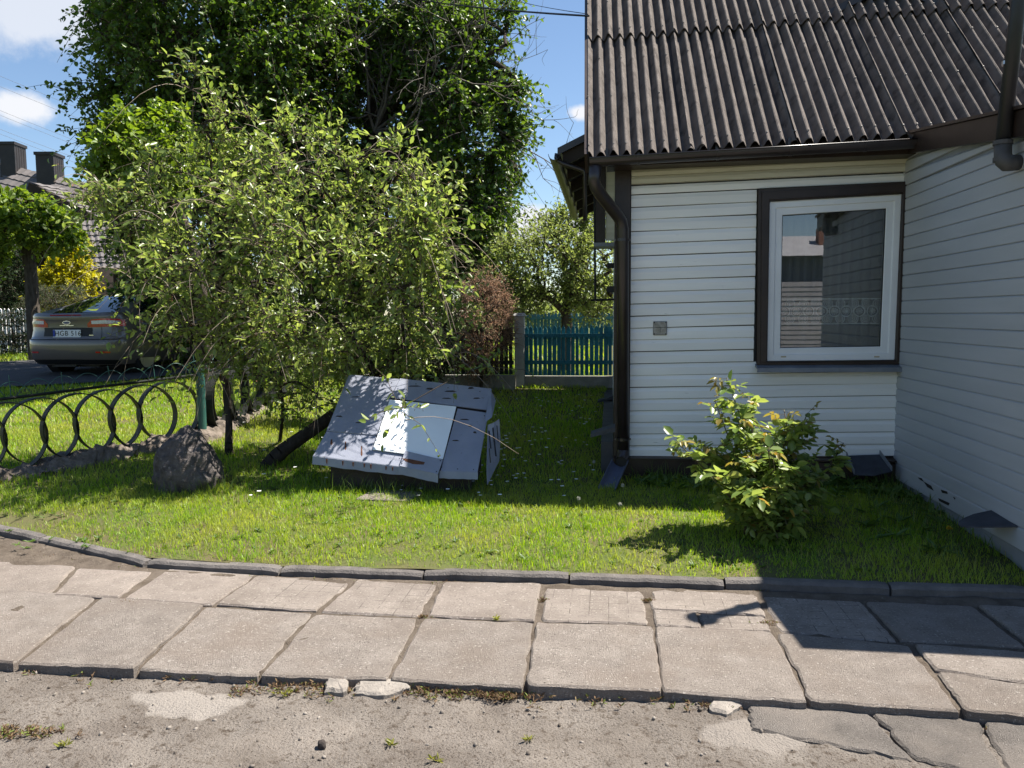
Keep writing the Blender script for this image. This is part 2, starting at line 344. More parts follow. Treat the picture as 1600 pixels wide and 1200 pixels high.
# ---- kerb stones
kerb = thing('kerb', None, None, (0, 4.6, 0)); kerb['kind'] = 'structure'; kerb['label'] = 'row of dark worn concrete kerb stones edging the lawn'
kj = [(-420, 788), (-150, 798), (-40, 811), (75, 835), (240, 870), (445, 881), (665, 887), (890, 893), (1130, 901), (1385, 909), (1600, 915), (1850, 923)]
kp = [onZ(a, b, .05) for a, b in kj]
for i in range(len(kp) - 1):
    a, b = kp[i].copy(), kp[i + 1].copy(); d = (b - a).normalized(); nrm = Vector((-d.y, d.x, 0))
    a += d * .006; b -= d * .006; n_ = 14; rows = []
    dz = random.uniform(-.008, .006); rot = random.uniform(-.006, .006)
    for k in range(n_ + 1):
        p = a.lerp(b, k / n_); q = lambda s: s * noise.noise((p.x * 7, p.y * 7, s * 500 + i))
        zt = .05 + dz + q(.006); fo = -.075 + rot + q(.006); ends = .006 if k in (0, n_) else 0
        rows.append([p + nrm * fo + Vector((0, 0, -.13 - p.z)), p + nrm * (fo + q(.004)) + Vector((0, 0, zt - .016 - ends - p.z)),
                     p + nrm * (fo + .016 + ends) + Vector((0, 0, zt - ends - p.z)), p + nrm * (-.004) + Vector((0, 0, zt + .003 - ends - p.z)), p + nrm * .002 + Vector((0, 0, -.13 - p.z))])
    m = MB(); m.add([v for r in rows for v in r], [(k*5+c, (k+1)*5+c, (k+1)*5+c+1, k*5+c+1) for k in range(n_) for c in range(4)] + [(0,1,2,3,4), tuple(n_*5+c for c in (4,3,2,1,0))])
    m.build('kerb_stone', mat['kerb'], kerb)

# ---- pavement slabs
pave = thing('pavement', None, None, (0, 3.9, 0)); pave['kind'] = 'structure'; pave['label'] = 'footpath of worn concrete slabs'
slabs = [  # far left, far right, near right, near left (pixels), material, dz
 ((-90,908),(152,932),(22,1036),(-260,1022),0), ((160,934),(320,946),(210,1043),(28,1036),0), ((323,947),(488,956),(402,1053),(215,1043),0),
 ((492,957),(655,963),(604,1059),(406,1053),0), ((662,964),(833,972),(816,1073),(609,1058),0), ((838,973),(1020,977),(1033,1079),(822,1072),0),
 ((1023,978),(1208,986),(1262,1096),(1036,1080),0), ((1213,988),(1420,1008),(1500,1110),(1267,1095),0), ((1428,1006),(1680,1022),(1690,1079),(1462,1047),0),
 ((1464,1049),(1690,1082),(1720,1130),(1505,1110),0),
 ((-120,868),(118,884),(76,929),(-100,906),1), ((122,888),(240,894),(184,934),(84,930),1), ((268,886),(400,898),(332,945),(192,938),1),
 ((403,899),(548,908),(494,954),(337,945),2), ((560,905),(684,912),(655,961),(500,956),2), ((693,910),(846,913),(835,970),(668,961),1),
 ((853,913),(1003,918),(1012,974),(846,969),2), ((1018,918),(1182,930),(1196,961),(1017,950),2), ((1020,953),(1088,957),(1095,981),(1024,976),2),
 ((1092,957),(1196,963),(1206,985),(1098,981),2), ((1190,930),(1345,939),(1402,1002),(1218,985),2), ((1352,939),(1520,946),(1602,1010),(1408,1001),0),
 ((1528,946),(1700,955),(1790,1018),(1610,1009),0),
]
def slab(name, parent, q, mt, dz=0, thick=.075, jit=.011, seg=12, z0=0):
    c = [onZ(a, b, z0) for a, b in q]; cen = sum(c, Vector()) / 4
    tx, ty = random.uniform(-.014, .014), random.uniform(-.014, .014); out = []
    for i in range(4):
        a, b = c[i], c[(i + 1) % 4]; e = (b - a).normalized(); nr = Vector((-e.y, e.x, 0))
        for k in range(seg):
            p = a.lerp(b, k / seg); s_ = noise.noise((p.x * 8, p.y * 8, i * 3)) * jit + random.uniform(-1, 1) * jit * .4
            if k == 0: p = p.lerp(cen, random.choice((.010, .012, .016, .03)))
            out.append(p + nr * s_)
    n_ = len(out)
    def zt(p): return z0 + dz + (p.x - cen.x) * tx + (p.y - cen.y) * ty
    def ins(p, d): v = (cen - p); v.z = 0; return p + v.normalized() * d
    r0 = [Vector((p.x, p.y, z0 - thick)) for p in out]; r1 = [Vector((p.x, p.y, zt(p) - .009 + random.uniform(-.002, .002))) for p in out]
    r2 = [ins(p, .009 + random.uniform(0, .004)) for p in out]; r2 = [Vector((p.x, p.y, zt(p))) for p in r2]
    m = MB(); b = len(m.v)
    m.add(r0 + r1 + r2 + [Vector((cen.x, cen.y, zt(cen)))], [(k, (k+1) % n_, n_+(k+1) % n_, n_+k) for k in range(n_)][:] )
    m.f += [(n_+k, n_+(k+1) % n_, 2*n_+(k+1) % n_, 2*n_+k) for k in range(n_)] + [(2*n_+k, 2*n_+(k+1) % n_, 3*n_) for k in range(n_)]
    m.f = [tuple(reversed(f)) for f in m.f]
    return m.build(name, mt, parent)
# scoring grid for some slabs
def scored(m_):
    t_ = m_.node_tree; n = t_.nodes; l = t_.links.new; p = n['Principled BSDF']
    tcn = n.new('ShaderNodeTexCoord'); br = n.new('ShaderNodeTexBrick'); br.offset = 0; br.inputs['Scale'].default_value = 1; br.inputs['Mortar Size'].default_value = .0035
    br.inputs['Brick Width'].default_value = .105; br.inputs['Row Height'].default_value = .105; br.inputs['Mortar Smooth'].default_value = .6
    l(tcn.outputs['Object'], br.inputs['Vector'])
    nz_ = n.new('ShaderNodeTexNoise'); nz_.inputs['Scale'].default_value = 6; r = n.new('ShaderNodeMapRange'); r.inputs[1].default_value = .42; r.inputs[2].default_value = .6; l(nz_.outputs[0], r.inputs[0])
    mu = n.new('ShaderNodeMath'); mu.operation = 'MULTIPLY'; l(br.outputs['Fac'], mu.inputs[0]); l(r.outputs[0], mu.inputs[1])
    src = p.inputs['Base Color'].links[0].from_socket; x = n.new('ShaderNodeMix'); x.data_type = 'RGBA'; l(mu.outputs[0], x.inputs[0]); l(src, x.inputs[6]); x.inputs[7].default_value = (.13, .11, .095, 1); l(x.outputs[2], p.inputs['Base Color'])
scored(mat['slab2'])
mat['slab3'] = M('pinkish concrete slab', (.315,.270,.238), (.246,.210,.186), 6, .92, .9, 210, spec=.2, vary=.06, c3=(.12,.10,.085), s3=80, lo3=.57, hi3=.70, c4=(.20,.168,.145), s4=2.5, lo4=.5, c5=(.42,.38,.34), s5=70, lo5=.62, hi5=.68)
for a, b, c, d, k in slabs:
    slab('slab', pave, (a, b, c, d), mat[('slab', 'slab3', 'slab2')[k]], dz=random.uniform(-.006, .006))
# broken paving plates at the lower right
for q in (((1170,1095),(1352,1112),(1425,1188),(1172,1140)), ((1362,1112),(1528,1122),(1570,1215),(1432,1188)), ((1536,1124),(1720,1140),(1760,1230),(1580,1222))):
    slab('broken_plate', pave, q, mat['plate_dark'], dz=.004, thick=.05, jit=.02, seg=10, z0=-.040)
# pale cement worn into the dirt: a flat stain of its own shape in the yard surface
def cement_stain(m_, c, rx, ry, col):
    t_ = m_.node_tree; n = t_.nodes; l = t_.links.new; p = n['Principled BSDF']; tcn = n.new('ShaderNodeTexCoord')
    mp = n.new('ShaderNodeMapping'); mp.inputs['Location'].default_value = (-c.x / rx, -c.y / ry, 0); mp.inputs['Scale'].default_value = (1 / rx, 1 / ry, 0); l(tcn.outputs['Object'], mp.inputs[0])
    ln = n.new('ShaderNodeVectorMath'); ln.operation = 'LENGTH'; l(mp.outputs[0], ln.inputs[0])
    q = n.new('ShaderNodeTexNoise'); q.inputs['Scale'].default_value = 7; q.inputs['Detail'].default_value = 8; l(tcn.outputs['Object'], q.inputs['Vector'])
    a = n.new('ShaderNodeMath'); a.operation = 'MULTIPLY_ADD'; a.inputs[1].default_value = 1.6; a.inputs[2].default_value = -.8; l(q.outputs[0], a.inputs[0])
    s_ = n.new('ShaderNodeMath'); l(a.outputs[0], s_.inputs[0]); l(ln.outputs['Value'], s_.inputs[1])
    r = n.new('ShaderNodeMapRange'); r.inputs[1].default_value = 1.05; r.inputs[2].default_value = .85; r.inputs[4].default_value = .8; l(s_.outputs[0], r.inputs[0])
    src = p.inputs['Base Color'].links[0].from_socket; x = n.new('ShaderNodeMix'); x.data_type = 'RGBA'; l(r.outputs[0], x.inputs[0]); l(src, x.inputs[6]); x.inputs[7].default_value = (*col, 1); l(x.outputs[2], p.inputs['Base Color'])
cement_stain(mat['dirt'], onZ(298, 1098, -.043), .26, .11, (.305, .275, .248)); cement_stain(mat['dirt'], onZ(1180, 1150, -.043), .2, .14, (.255, .228, .205))

# ================================================================ HOUSE
YW = 7.0; XW = 2.425; XL = .066
house = thing('white_house', 'white clapboard house with brown trim and dark corrugated roof', 'house', (1.2, 7, .2))
H = house
def wz(px, py): p = onY(px, py, YW); return p.x, p.z
# --- front wall clapboards
XF = .178
def board(x0, x1, zl, zr, h, y, name='board', mt='board', parent=H, thick=.022, tp=.006):
    """bevelled board: lower edge stands proud, top tucked under the next one; zl / zr = lower edge at its two ends"""
    m = MB(); P = []
    for x, z in ((x0, zl), (x1, zr)):
        P.append([(x, y - thick, z + .003), (x, y - thick + .003, z), (x, y - .001, z), (x, y - .001, z + h - .005), (x, y - tp, z + h - .005), (x, y - thick - .001, z + h * .62)])
    n_ = 6
    m.add(P[0] + P[1], [(i, n_ + i, n_ + (i+1) % n_, (i+1) % n_) for i in range(n_)] + [tuple(range(n_-1, -1, -1))[::-1], tuple(n_ + k for k in range(n_-1, -1, -1))])
    return m.build(name, mat[mt], parent)
(xa, za), (xb, zb) = wz(985, 324), wz(1405, 305.5); (xc, zc), (xd, zd) = wz(985, 714), wz(1400, 712)
slT = (zb - za) / (xb - xa); slB = (zd - zc) / (xd - xc)
WX0 = 1.240; WZ0, WZ1 = 1.19, 2.665     # outer edge of the window casing
for k in range(1, 22):
    u = k / 21; z = za + (zc - za) * u; sl = slT + (slB - slT) * u; h = (za - zc) / 21
    def zz(x): return z + sl * (x - XF) + random.uniform(-.0028, .0028)
    x1 = XW if (z + h < WZ0 + .06) else WX0 - .012
    board(XF, x1, zz(XF), zz(x1), h, YW + random.uniform(-.002, .002))
# boards over the window and cream mouldings below the eave
h = (za - zc) / 21
board(XF, WX0 - .012, za, za + slT * 1.06, h, YW)
board(XF, XW, za + .108, za + .108 + slT * 2.25, .075, YW)
mz = za + .19
for k, (hh, pr) in enumerate(((.062, .035), (.055, .05), (.06, .062), (.05, .085), (.05, .1))):
    m = MB(); z0 = mz + sum((.062, .055, .06, .05, .05)[:k])
    m.prism([(XF, YW, z0), (XF, YW - pr, z0 + .004), (XF, YW - pr - .012, z0 + hh * .6), (XF, YW - pr, z0 + hh), (XF, YW, z0 + hh)], (XW - XF, 0, slT * 2.25))
    m.build('eave_moulding', mat['cream'], H)
# --- wall core behind boards (opening left for the window)
m = MB(); m.box(XL + .03, WX0 + .06, YW + .004, YW + .2, .2, 3.05); m.box(WX0 + .06, 4.6, YW + .004, YW + .2, .2, WZ0 + .03); m.box(WX0 + .06, 4.6, YW + .004, YW + .2, WZ1 - .05, 3.05)
m.build('wall_core', mat['dark'], H)
# --- corner boards
m = MB(); m.box(XL - .03, XF - .004, YW - .04, YW + .002, .33, 2.93); m.box(XL - .03, XL - .004, YW + .002, YW + .12, .33, 2.93)
m.build('corner_board', mat['brown'], H, bevel=.004)
# --- brown plinth board
m = MB(); m.box(XL - .03, XW, YW - .075, YW, .12, .33); m.hexa([(XL-.03, YW-.09, .33), (XW, YW-.09, .345), (XW, YW-.001, .365), (XL-.03, YW-.001, .345)], [(XL-.03, YW-.09, .342), (XW, YW-.09, .357), (XW, YW-.001, .377), (XL-.03, YW-.001, .357)])
m.build('plinth_board', mat['brown'], H)
# --- window
def ring(name, outer, inner, y0, y1, mt, parent, bevel=.004):
    """rectangular ring between two quads (x,z), from y0 (front) to y1"""
    m = MB(); V = []
    for y in (y0, y1):
        for q in (outer, inner): V += [(p[0], y, p[1]) for p in q]
    fs = []
    for i in range(4):
        j = (i + 1) % 4
        fs += [(i, j, 4 + j, 4 + i), (8 + j, 8 + i, 12 + i, 12 + j), (j, i, 8 + i, 8 + j), (4 + i, 4 + j, 12 + j, 12 + i)]
    return m.add(V, fs).build(name, mt, parent, bevel=bevel)
tl, tr, br_, bl = wz(1183, 297), wz(1412, 285), wz(1399, 570), wz(1181, 570)
tr = (XW - .003, tr[1]); br_ = (XW - .003, br_[1] + .0)
itl, itr, ibr, ibl = wz(1201, 316), wz(1409, 304), wz(1396, 562), wz(1197, 564)
itr = (min(itr[0], XW - .035), itr[1]); ibr = (min(ibr[0], XW - .035), ibr[1])
win = ring('window', (tl, tr, br_, bl), (itl, itr, ibr, ibl), YW - .055, YW + .03, mat['brown'], H)
win['label'] = 'white plastic window in dark brown casing'
# inner step of the casing
ring('casing_step', tuple((p[0] + a * .028, p[1] + b * .028) for p, a, b in zip((tl, tr, br_, bl), (1, -.3, -.3, 1), (-1, -1, 1, 1))),
     tuple((p[0] - a * .012, p[1] - b * .012) for p, a, b in zip((itl, itr, ibr, ibl), (1, -.2, -.2, 1), (-1, -1, 1, 1))), YW - .068, YW - .0552, mat['brown'], win)
def inset(q, d): return tuple((p[0] + a * d, p[1] + b * d) for p, a, b in zip(q, (1, -1, -1, 1), (-1, -1, 1, 1)))
fq = (itl, itr, ibr, ibl)
f1 = inset(fq, .055); ring('frame', fq, f1, YW - .03, YW + .05, mat['pvc'], win)
f1b = inset(fq, .051); sash = inset(fq, .112); ring('sash', f1b, sash, YW - .018, YW + .04, mat['pvc'], win)
ring('gasket', inset(fq, .111), inset(fq, .118), YW - .004, YW + .01, mat['wire'], win, bevel=0)
mg = bpy.data.materials.new('window glass'); mg.use_nodes = True; t_ = mg.node_tree; n = t_.nodes; n.remove(n['Principled BSDF'])
fr_ = n.new('ShaderNodeFresnel'); fr_.inputs[0].default_value = 1.52; mu = n.new('ShaderNodeMath'); mu.operation = 'MULTIPLY_ADD'; mu.inputs[1].default_value = 1.8; mu.inputs[2].default_value = .10; mu.use_clamp = True
tr_ = n.new('ShaderNodeBsdfTransparent'); tr_.inputs[0].default_value = (.80, .84, .84, 1); gl = n.new('ShaderNodeBsdfGlossy'); gl.inputs['Roughness'].default_value = 0; gl.inputs[0].default_value = (.95, .97, 1, 1)
mx_ = n.new('ShaderNodeMixShader'); t_.links.new(fr_.outputs[0], mu.inputs[0]); t_.links.new(mu.outputs[0], mx_.inputs[0]); t_.links.new(tr_.outputs[0], mx_.inputs[1]); t_.links.new(gl.outputs[0], mx_.inputs[2]); t_.links.new(mx_.outputs[0], n['Material Output'].inputs[0])
mat['glass'] = mg
gq = inset(fq, .115)
MB().add([(p[0], YW + .004, p[1]) for p in gq], [(3, 2, 1, 0)]).build('pane', mg, win)
# drain caps on the frame
for px in (1223, 1368):
    x, z = wz(px, 557); MB().box(x - .022, x + .022, YW - .034, YW - .0305, z - .006, z + .006).build('drain_cap', M('beige cap', (.42,.36,.25), None, rough=.5), win, bevel=.002)
# sill
sl_, sr_ = wz(1179, 569), wz(1406, 568)
MB().prism([(sl_[0], YW - .02, sl_[1] + .002), (sl_[0], YW - .135, sl_[1] - .026), (sl_[0], YW - .138, sl_[1] - .062), (sl_[0], YW - .128, sl_[1] - .062), (sl_[0], YW - .128, sl_[1] - .035), (sl_[0], YW - .02, sl_[1] - .02)], (XW - .004 - sl_[0], 0, sr_[1] - sl_[1])).build('sill', mat['sill'], win)
# lace curtain inside
mc = bpy.data.materials.new('lace curtain'); mc.use_nodes = True; t_ = mc.node_tree; n = t_.nodes; l = t_.links.new; n.remove(n['Principled BSDF'])
tcn = n.new('ShaderNodeTexCoord'); sp = n.new('ShaderNodeSeparateXYZ'); l(tcn.outputs['Object'], sp.inputs[0])
def mth(op, a, b=None, c=None):
    q = n.new('ShaderNodeMath'); q.operation = op
    for i, s_ in enumerate((a, b, c)):
        if s_ is None: continue
        if isinstance(s_, (int, float)): q.inputs[i].default_value = s_
        else: l(s_, q.inputs[i])
    return q.outputs[0]
PZ = 1.62; PW = .105
fx = mth('SUBTRACT', mth('FRACT', mth('MULTIPLY', sp.outputs[0], 1 / PW)), .5); fz = mth('MULTIPLY', mth('SUBTRACT', sp.outputs[2], PZ), 1 / PW)
rr = mth('SQRT', mth('ADD', mth('MULTIPLY', fx, fx), mth('MULTIPLY', fz, fz)))
an = mth('ARCTAN2', fz, fx)
pet = mth('MULTIPLY', mth('GREATER_THAN', mth('SINE', mth('MULTIPLY', an, 12.)), -.2), mth('LESS_THAN', rr, .3))
rim = mth('MULTIPLY', mth('GREATER_THAN', rr, .38), mth('LESS_THAN', rr, .48)); core = mth('LESS_THAN', rr, .09)
fz2 = mth('SUBTRACT', mth('ABSOLUTE', fz), .62); fx2 = mth('SUBTRACT', mth('FRACT', mth('ADD', mth('MULTIPLY', sp.outputs[0], 1 / PW), .5)), .5)
r2_ = mth('SQRT', mth('ADD', mth('MULTIPLY', fx2, fx2), mth('MULTIPLY', fz2, fz2)))
arc = mth('MULTIPLY', mth('GREATER_THAN', mth('SINE', mth('MULTIPLY', r2_, 55.)), .1), mth('LESS_THAN', r2_, .45))
band = mth('LESS_THAN', mth('ABSOLUTE', fz), .95)
pat = mth('MULTIPLY', mth('MAXIMUM', mth('MAXIMUM', pet, rim), mth('MAXIMUM', core, arc)), band)
edge = mth('LESS_THAN', mth('ABSOLUTE', mth('SUBTRACT', mth('ABSOLUTE', fz), 1.02)), .06)
mesh_ = mth('MULTIPLY', mth('SINE', mth('MULTIPLY', sp.outputs[0], 90.)), .05)
alpha = mth('MINIMUM', mth('ADD', mth('ADD', mth('MULTIPLY', mth('MAXIMUM', pat, edge), .62), .2), mesh_), 1.)
df = n.new('ShaderNodeBsdfDiffuse'); df.inputs[0].default_value = (.78, .80, .80, 1); tp = n.new('ShaderNodeBsdfTransparent'); mx_ = n.new('ShaderNodeMixShader')
l(alpha, mx_.inputs[0]); l(tp.outputs[0], mx_.inputs[1]); l(df.outputs[0], mx_.inputs[2]); l(mx_.outputs[0], n['Material Output'].inputs[0])
V = []; Fc = []; nn = 90
for k in range(nn + 1):
    x = WX0 + .02 + (XW + .1 - WX0) * k / nn; y = YW + .2 + .018 * math.sin(k * 1.1) + .01 * math.sin(k * .37)
    V += [(x, y, 1.12), (x, y, 2.62)]
    if k: Fc.append((2*k-2, 2*k, 2*k+1, 2*k-1))
MB().add(V, Fc).build('lace_curtain', mc, win, smooth=True)
# dim room behind
m = MB(); x0, x1, y0, y1, z0, z1 = WX0 - .8, 4.5, YW + .21, YW + 3.2, .6, 2.85
m.add([(x0,y0,z0),(x1,y0,z0),(x1,y1,z0),(x0,y1,z0),(x0,y0,z1),(x1,y0,z1),(x1,y1,z1),(x0,y1,z1)], [(0,1,2,3),(7,6,5,4),(1,5,6,2),(2,6,7,3),(3,7,4,0)])
m.build('room', M('dim room', (.10,.09,.08), (.07,.065,.06), 2, .9), H)

mat['wing_backing'] = M('grey board backing', (.28,.29,.31), (.22,.23,.25), 4, .9)  # plain grey behind the wing boards, paler than the front wall core
# --- wing wall (faces left), boards run towards the viewer
YE = 4.58   # front end of the wing
zl0 = [onX(*q, XW).z for q in ((1411, 253.1), (1399, 721))]
WB = (zl0[0] - zl0[1]) / 24
def wtop(y):  # underside of the raking fascia along the wing
    a, b = onX(1429, 238.8, XW - .03), onX(1600, 213.8, XW - .03); return a.z + (b.z - a.z) * (y - a.y) / (b.y - a.y)
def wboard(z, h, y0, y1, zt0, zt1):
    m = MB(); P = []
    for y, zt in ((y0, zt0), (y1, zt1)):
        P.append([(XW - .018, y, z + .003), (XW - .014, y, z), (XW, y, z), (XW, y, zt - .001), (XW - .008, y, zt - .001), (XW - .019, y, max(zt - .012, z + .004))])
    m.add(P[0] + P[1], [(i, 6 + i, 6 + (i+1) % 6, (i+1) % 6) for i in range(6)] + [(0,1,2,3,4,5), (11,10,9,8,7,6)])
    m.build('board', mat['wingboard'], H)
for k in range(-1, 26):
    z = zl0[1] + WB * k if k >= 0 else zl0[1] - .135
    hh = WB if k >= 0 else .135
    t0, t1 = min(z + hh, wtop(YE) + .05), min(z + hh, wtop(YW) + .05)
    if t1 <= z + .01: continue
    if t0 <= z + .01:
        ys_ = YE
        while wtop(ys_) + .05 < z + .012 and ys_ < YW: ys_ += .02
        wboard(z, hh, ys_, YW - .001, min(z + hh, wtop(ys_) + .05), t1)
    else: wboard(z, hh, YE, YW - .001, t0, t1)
MB().hexa([(XW + .004, YE + .01, .05), (5.5, YE + .01, .05), (5.5, YW - .06, .05), (XW + .004, YW - .06, .05)], [(XW + .004, YE + .01, wtop(YE) + .1), (5.5, YE + .01, wtop(YE) + .1), (5.5, YW - .06, wtop(YW) + .1), (XW + .004, YW - .06, wtop(YW) + .1)]).build('wing_core', mat['wing_backing'], H)
MB().box(XW + .03, 5.4, YE + .1, YW - .1, .0, .2).build('wing_plinth', mat['plinth'], H)
for pts in (((1434, 746), (1440, 747), (1444, 753), (1438, 750)), ((1443, 752), (1455, 759), (1459, 767), (1449, 761)), ((1470, 765), (1480, 768), (1481, 772), (1472, 770)), ((1466, 778), (1484, 786), (1482, 790), (1468, 783)), ((1489, 776), (1493, 778), (1492, 781))):
    MB().prism([onX(a, b_, XW - .0195) for a, b_ in pts], (-.001, 0, 0)).build('peeled_paint', mat['darkwood'], H)
# fascia along the wing with roof deck
ft = lambda y: wtop(y) + .15
m = MB(); ya, yb = YE - .08, YW - .16
m.hexa([(XW-.075, ya, wtop(ya)), (XW-.03, ya, wtop(ya)), (XW-.03, yb, wtop(yb)), (XW-.075, yb, wtop(yb))], [(XW-.075, ya, ft(ya)), (XW-.03, ya, ft(ya)), (XW-.03, yb, ft(yb)), (XW-.075, yb, ft(yb))])
m.build('fascia', mat['brown'], H)
m = MB(); m.hexa([(XW-.095, ya-.03, ft(ya)+.002), (5.6, ya-.03, ft(ya)+.002), (5.6, yb, ft(yb)+.002), (XW-.095, yb, ft(yb)+.002)], [(XW-.095, ya-.03, ft(ya)+.022), (5.6, ya-.03, ft(ya)+.022), (5.6, yb, ft(yb)+.022), (XW-.095, yb, ft(yb)+.022)])
m.build('wing_roof', mat['brown'], H)
m = MB(); m.hexa([(XW-.03, ya, wtop(ya)+.0), (5.6, ya, wtop(ya)), (5.6, ya+.03, wtop(ya)), (XW-.03, ya+.03, wtop(ya))], [(XW-.03, ya, ft(ya)), (5.6, ya, ft(ya)), (5.6, ya+.03, ft(ya)), (XW-.03, ya+.03, ft(ya))]); m.build('front_fascia', mat['brown'], H)
MB().hexa([(XW-.03, ya+.03, wtop(ya)+.02), (5.6, ya+.03, wtop(ya)+.02), (5.6, yb, wtop(yb)+.02), (XW-.03, yb, wtop(yb)+.02)], [(XW-.03, ya+.03, wtop(ya)+.04), (5.6, ya+.03, wtop(ya)+.04), (5.6, yb, wtop(yb)+.04), (XW-.03, yb, wtop(yb)+.04)]).build('soffit', mat['brown'], H)

# --- corrugated roof
PIT = R(45.7); YR = YW - .36
eL, eR = onY(919, 243, YR), onY(1429, 211, YR)
exv = (eR - eL).normalized(); esv = Vector((0, math.cos(PIT), math.sin(PIT))); esv = (esv - exv * esv.dot(exv)).normalized(); env = exv.cross(esv)
def rhit(px, py): p = plane_hit(px, py, eL, env) - eL; return p.dot(exv), p.dot(esv)
S1 = .5 * (rhit(925, 58)[1] + rhit(1300, 38)[1])
WP = (rhit(1077, 222)[0]) / 8.0     # wave pitch: nine exposed waves a sheet
AMP = .032
def sheet_mesh(name, length, waves=9):
    sg = 12; ns = 7; n_ = waves * sg + 1; V = []; Fc = []
    for side in (0, 1):
        for i in range(n_):
            x = i * WP / sg; ph = 2 * math.pi * i / sg
            for j in range(ns):
                s_ = length * j / (ns - 1)
                z = AMP * math.cos(ph) - side * .0055 + .0035 * math.sin(i * .7 + j * 2.1) * (0 < j < ns - 1)
                if j == 0: z += .004 * math.sin(i * .31)
                V.append((x, s_ + (.008 * math.sin(i * .9) if j == 0 else 0), z))
    o_ = n_ * ns
    for i in range(n_ - 1):
        for j in range(ns - 1):
            a = i * ns + j; Fc += [(a, a + ns, a + ns + 1, a + 1), (o_ + a, o_ + a + 1, o_ + a + ns + 1, o_ + a + ns)]
        a = i * ns; Fc.append((a + o_, a + o_ + ns, a + ns, a)); a += ns - 1; Fc.append((a, a + ns, a + o_ + ns, a + o_))
    for i in (0, n_ - 1):
        for j in range(ns - 1):
            a = i * ns + j; Fc.append((a, a + 1, a + o_ + 1, a + o_) if i == 0 else (a + o_, a + o_ + 1, a + 1, a))
    return MB().add(V, Fc).mesh(name)
def nail_mesh(length, waves=9):
    m = MB()
    for r_, off in ((.10, 0), (length * .42, 0), (length * .74, 1)):
        for w_ in range(off, waves, 1 if r_ < .2 else 2):
            x, y = w_ * WP + random.uniform(-.004, .004), r_ + random.uniform(-.012, .012); ring_ = []
            for zz_, rad in ((AMP - .001, .007), (AMP + .004, .0075), (AMP + .0075, .004)):
                ring_.append([(x + rad * math.cos(a * math.pi / 3), y + rad * math.sin(a * math.pi / 3), zz_) for a in range(6)])
            m.add([v for q in ring_ for v in q], [(i*6+k, i*6+(k+1) % 6, i*6+6+(k+1) % 6, i*6+6+k) for i in range(2) for k in range(6)] + [tuple(12+k for k in range(6))])
    return m.mesh('roof_nails')
def rp(x, s_, z): return eL + exv * x + esv * s_ + env * z
TOP = S1 + 3.0
roof = MB().hexa([rp(0, .04, -.11), rp(5.2, .04, -.11), rp(5.2, TOP, -.11), rp(0, TOP, -.11)], [rp(0, .04, -.035), rp(5.2, .04, -.035), rp(5.2, TOP, -.035), rp(0, TOP, -.035)]).build('roof', mat['darkwood'], H)
roof['label'] = 'steep dark brown corrugated roof over the front wall'
RL = (S1 + .12, 1.6, 1.6); smesh = [sheet_mesh('roof_sheet', q) for q in RL]; nmesh = [nail_mesh(q) for q in RL]
Rm = Matrix((exv, esv, env)).transposed()
for r_ in range(3):
    s0 = 0 if r_ == 0 else S1 + (r_ - 1) * 1.48
    for c in range(6):
        tilt = Matrix.Rotation(-.0075 + random.uniform(-.001, .001), 3, 'X') @ Matrix.Rotation(.019, 3, 'Y') if True else None
        p = eL + exv * (c * 8 * WP + random.uniform(-.006, .006)) + esv * (s0 + random.uniform(-.012, .012)) + env * (.012 + .016 * (r_ > 0))
        mw = Matrix.Translation(p) @ (Rm @ tilt).to_4x4()
        sh = link('roof_sheet', smesh[r_], mat['roof']); nl = link('roof_nails', nmesh[r_], mat['nail'])
        for q in (sh, nl): q.parent = roof; q.matrix_basis = mw
        nl['kind'] = 'stuff'
# barge board down the left verge, and deck under sheets
MB().hexa([rp(-.03, -.02, -.16), rp(-.005, -.02, -.16), rp(-.005, TOP, -.16), rp(-.03, TOP, -.16)], [rp(-.03, -.02, .03), rp(-.005, -.02, .03), rp(-.005, TOP, .03), rp(-.03, TOP, .03)]).build('barge_board', mat['brown'], H)
# eave fascia and soffit
MB().hexa([(XL - .1, YR + .1, eL.z - .075), (XW, YR + .1, eL.z - .045), (XW, YW, eL.z - .045), (XL - .1, YW, eL.z - .075)], [(XL - .1, YR + .1, eL.z - .03), (XW, YR + .1, eL.z), (XW, YW, eL.z), (XL - .1, YW, eL.z - .03)]).build('eave_box', mat['brown'], H)
# gutter: half round trough with brackets
gL, gR = onY(921, 249, YR - .02), onY(1438, 219, YR - .02)
def trough(a, b, r_, n_=10, th=.004, k=14):
    m = MB(); d = (b - a).normalized(); sv = d.cross(Vector((0, 0, 1))).normalized(); up = sv.cross(d); V = []; Fc = []
    ang = [math.pi + math.pi * i / n_ for i in range(n_ + 1)]
    for e in (a, b):
        V += [e + sv * math.cos(t) * r_ + up * math.sin(t) * r_ for t in ang] + [e + sv * math.cos(t) * (r_ - th) + up * math.sin(t) * (r_ - th) for t in ang]
    q = 2 * (n_ + 1)
    for i in range(n_): Fc += [(i, i+1, q+i+1, q+i), (n_+1+i, q+n_+1+i, q+n_+2+i, n_+2+i), (i, n_+1+i, n_+2+i, i+1), (q+i, q+i+1, q+n_+2+i, q+n_+1+i)]
    Fc += [(0, q, q+n_+1, n_+1), (n_, 2*n_+1, q+2*n_+1, q+n_)]
    return m.add(V, Fc)
gm = trough(gL, gR, .062)
for sgn in (1, -1):
    d = (gR - gL).normalized(); e = gL if sgn > 0 else gR
    gm.v += []
gut = gm.build('gutter', mat['gutter'], H, smooth=False)
lip = MB(); d = (gR - gL).normalized(); sv = d.cross(Vector((0, 0, 1))).normalized()
lip.tube([gL + sv * .062, gR + sv * .062], .006, 6).build('gutter_lip', mat['gutter'], gut, smooth=True)
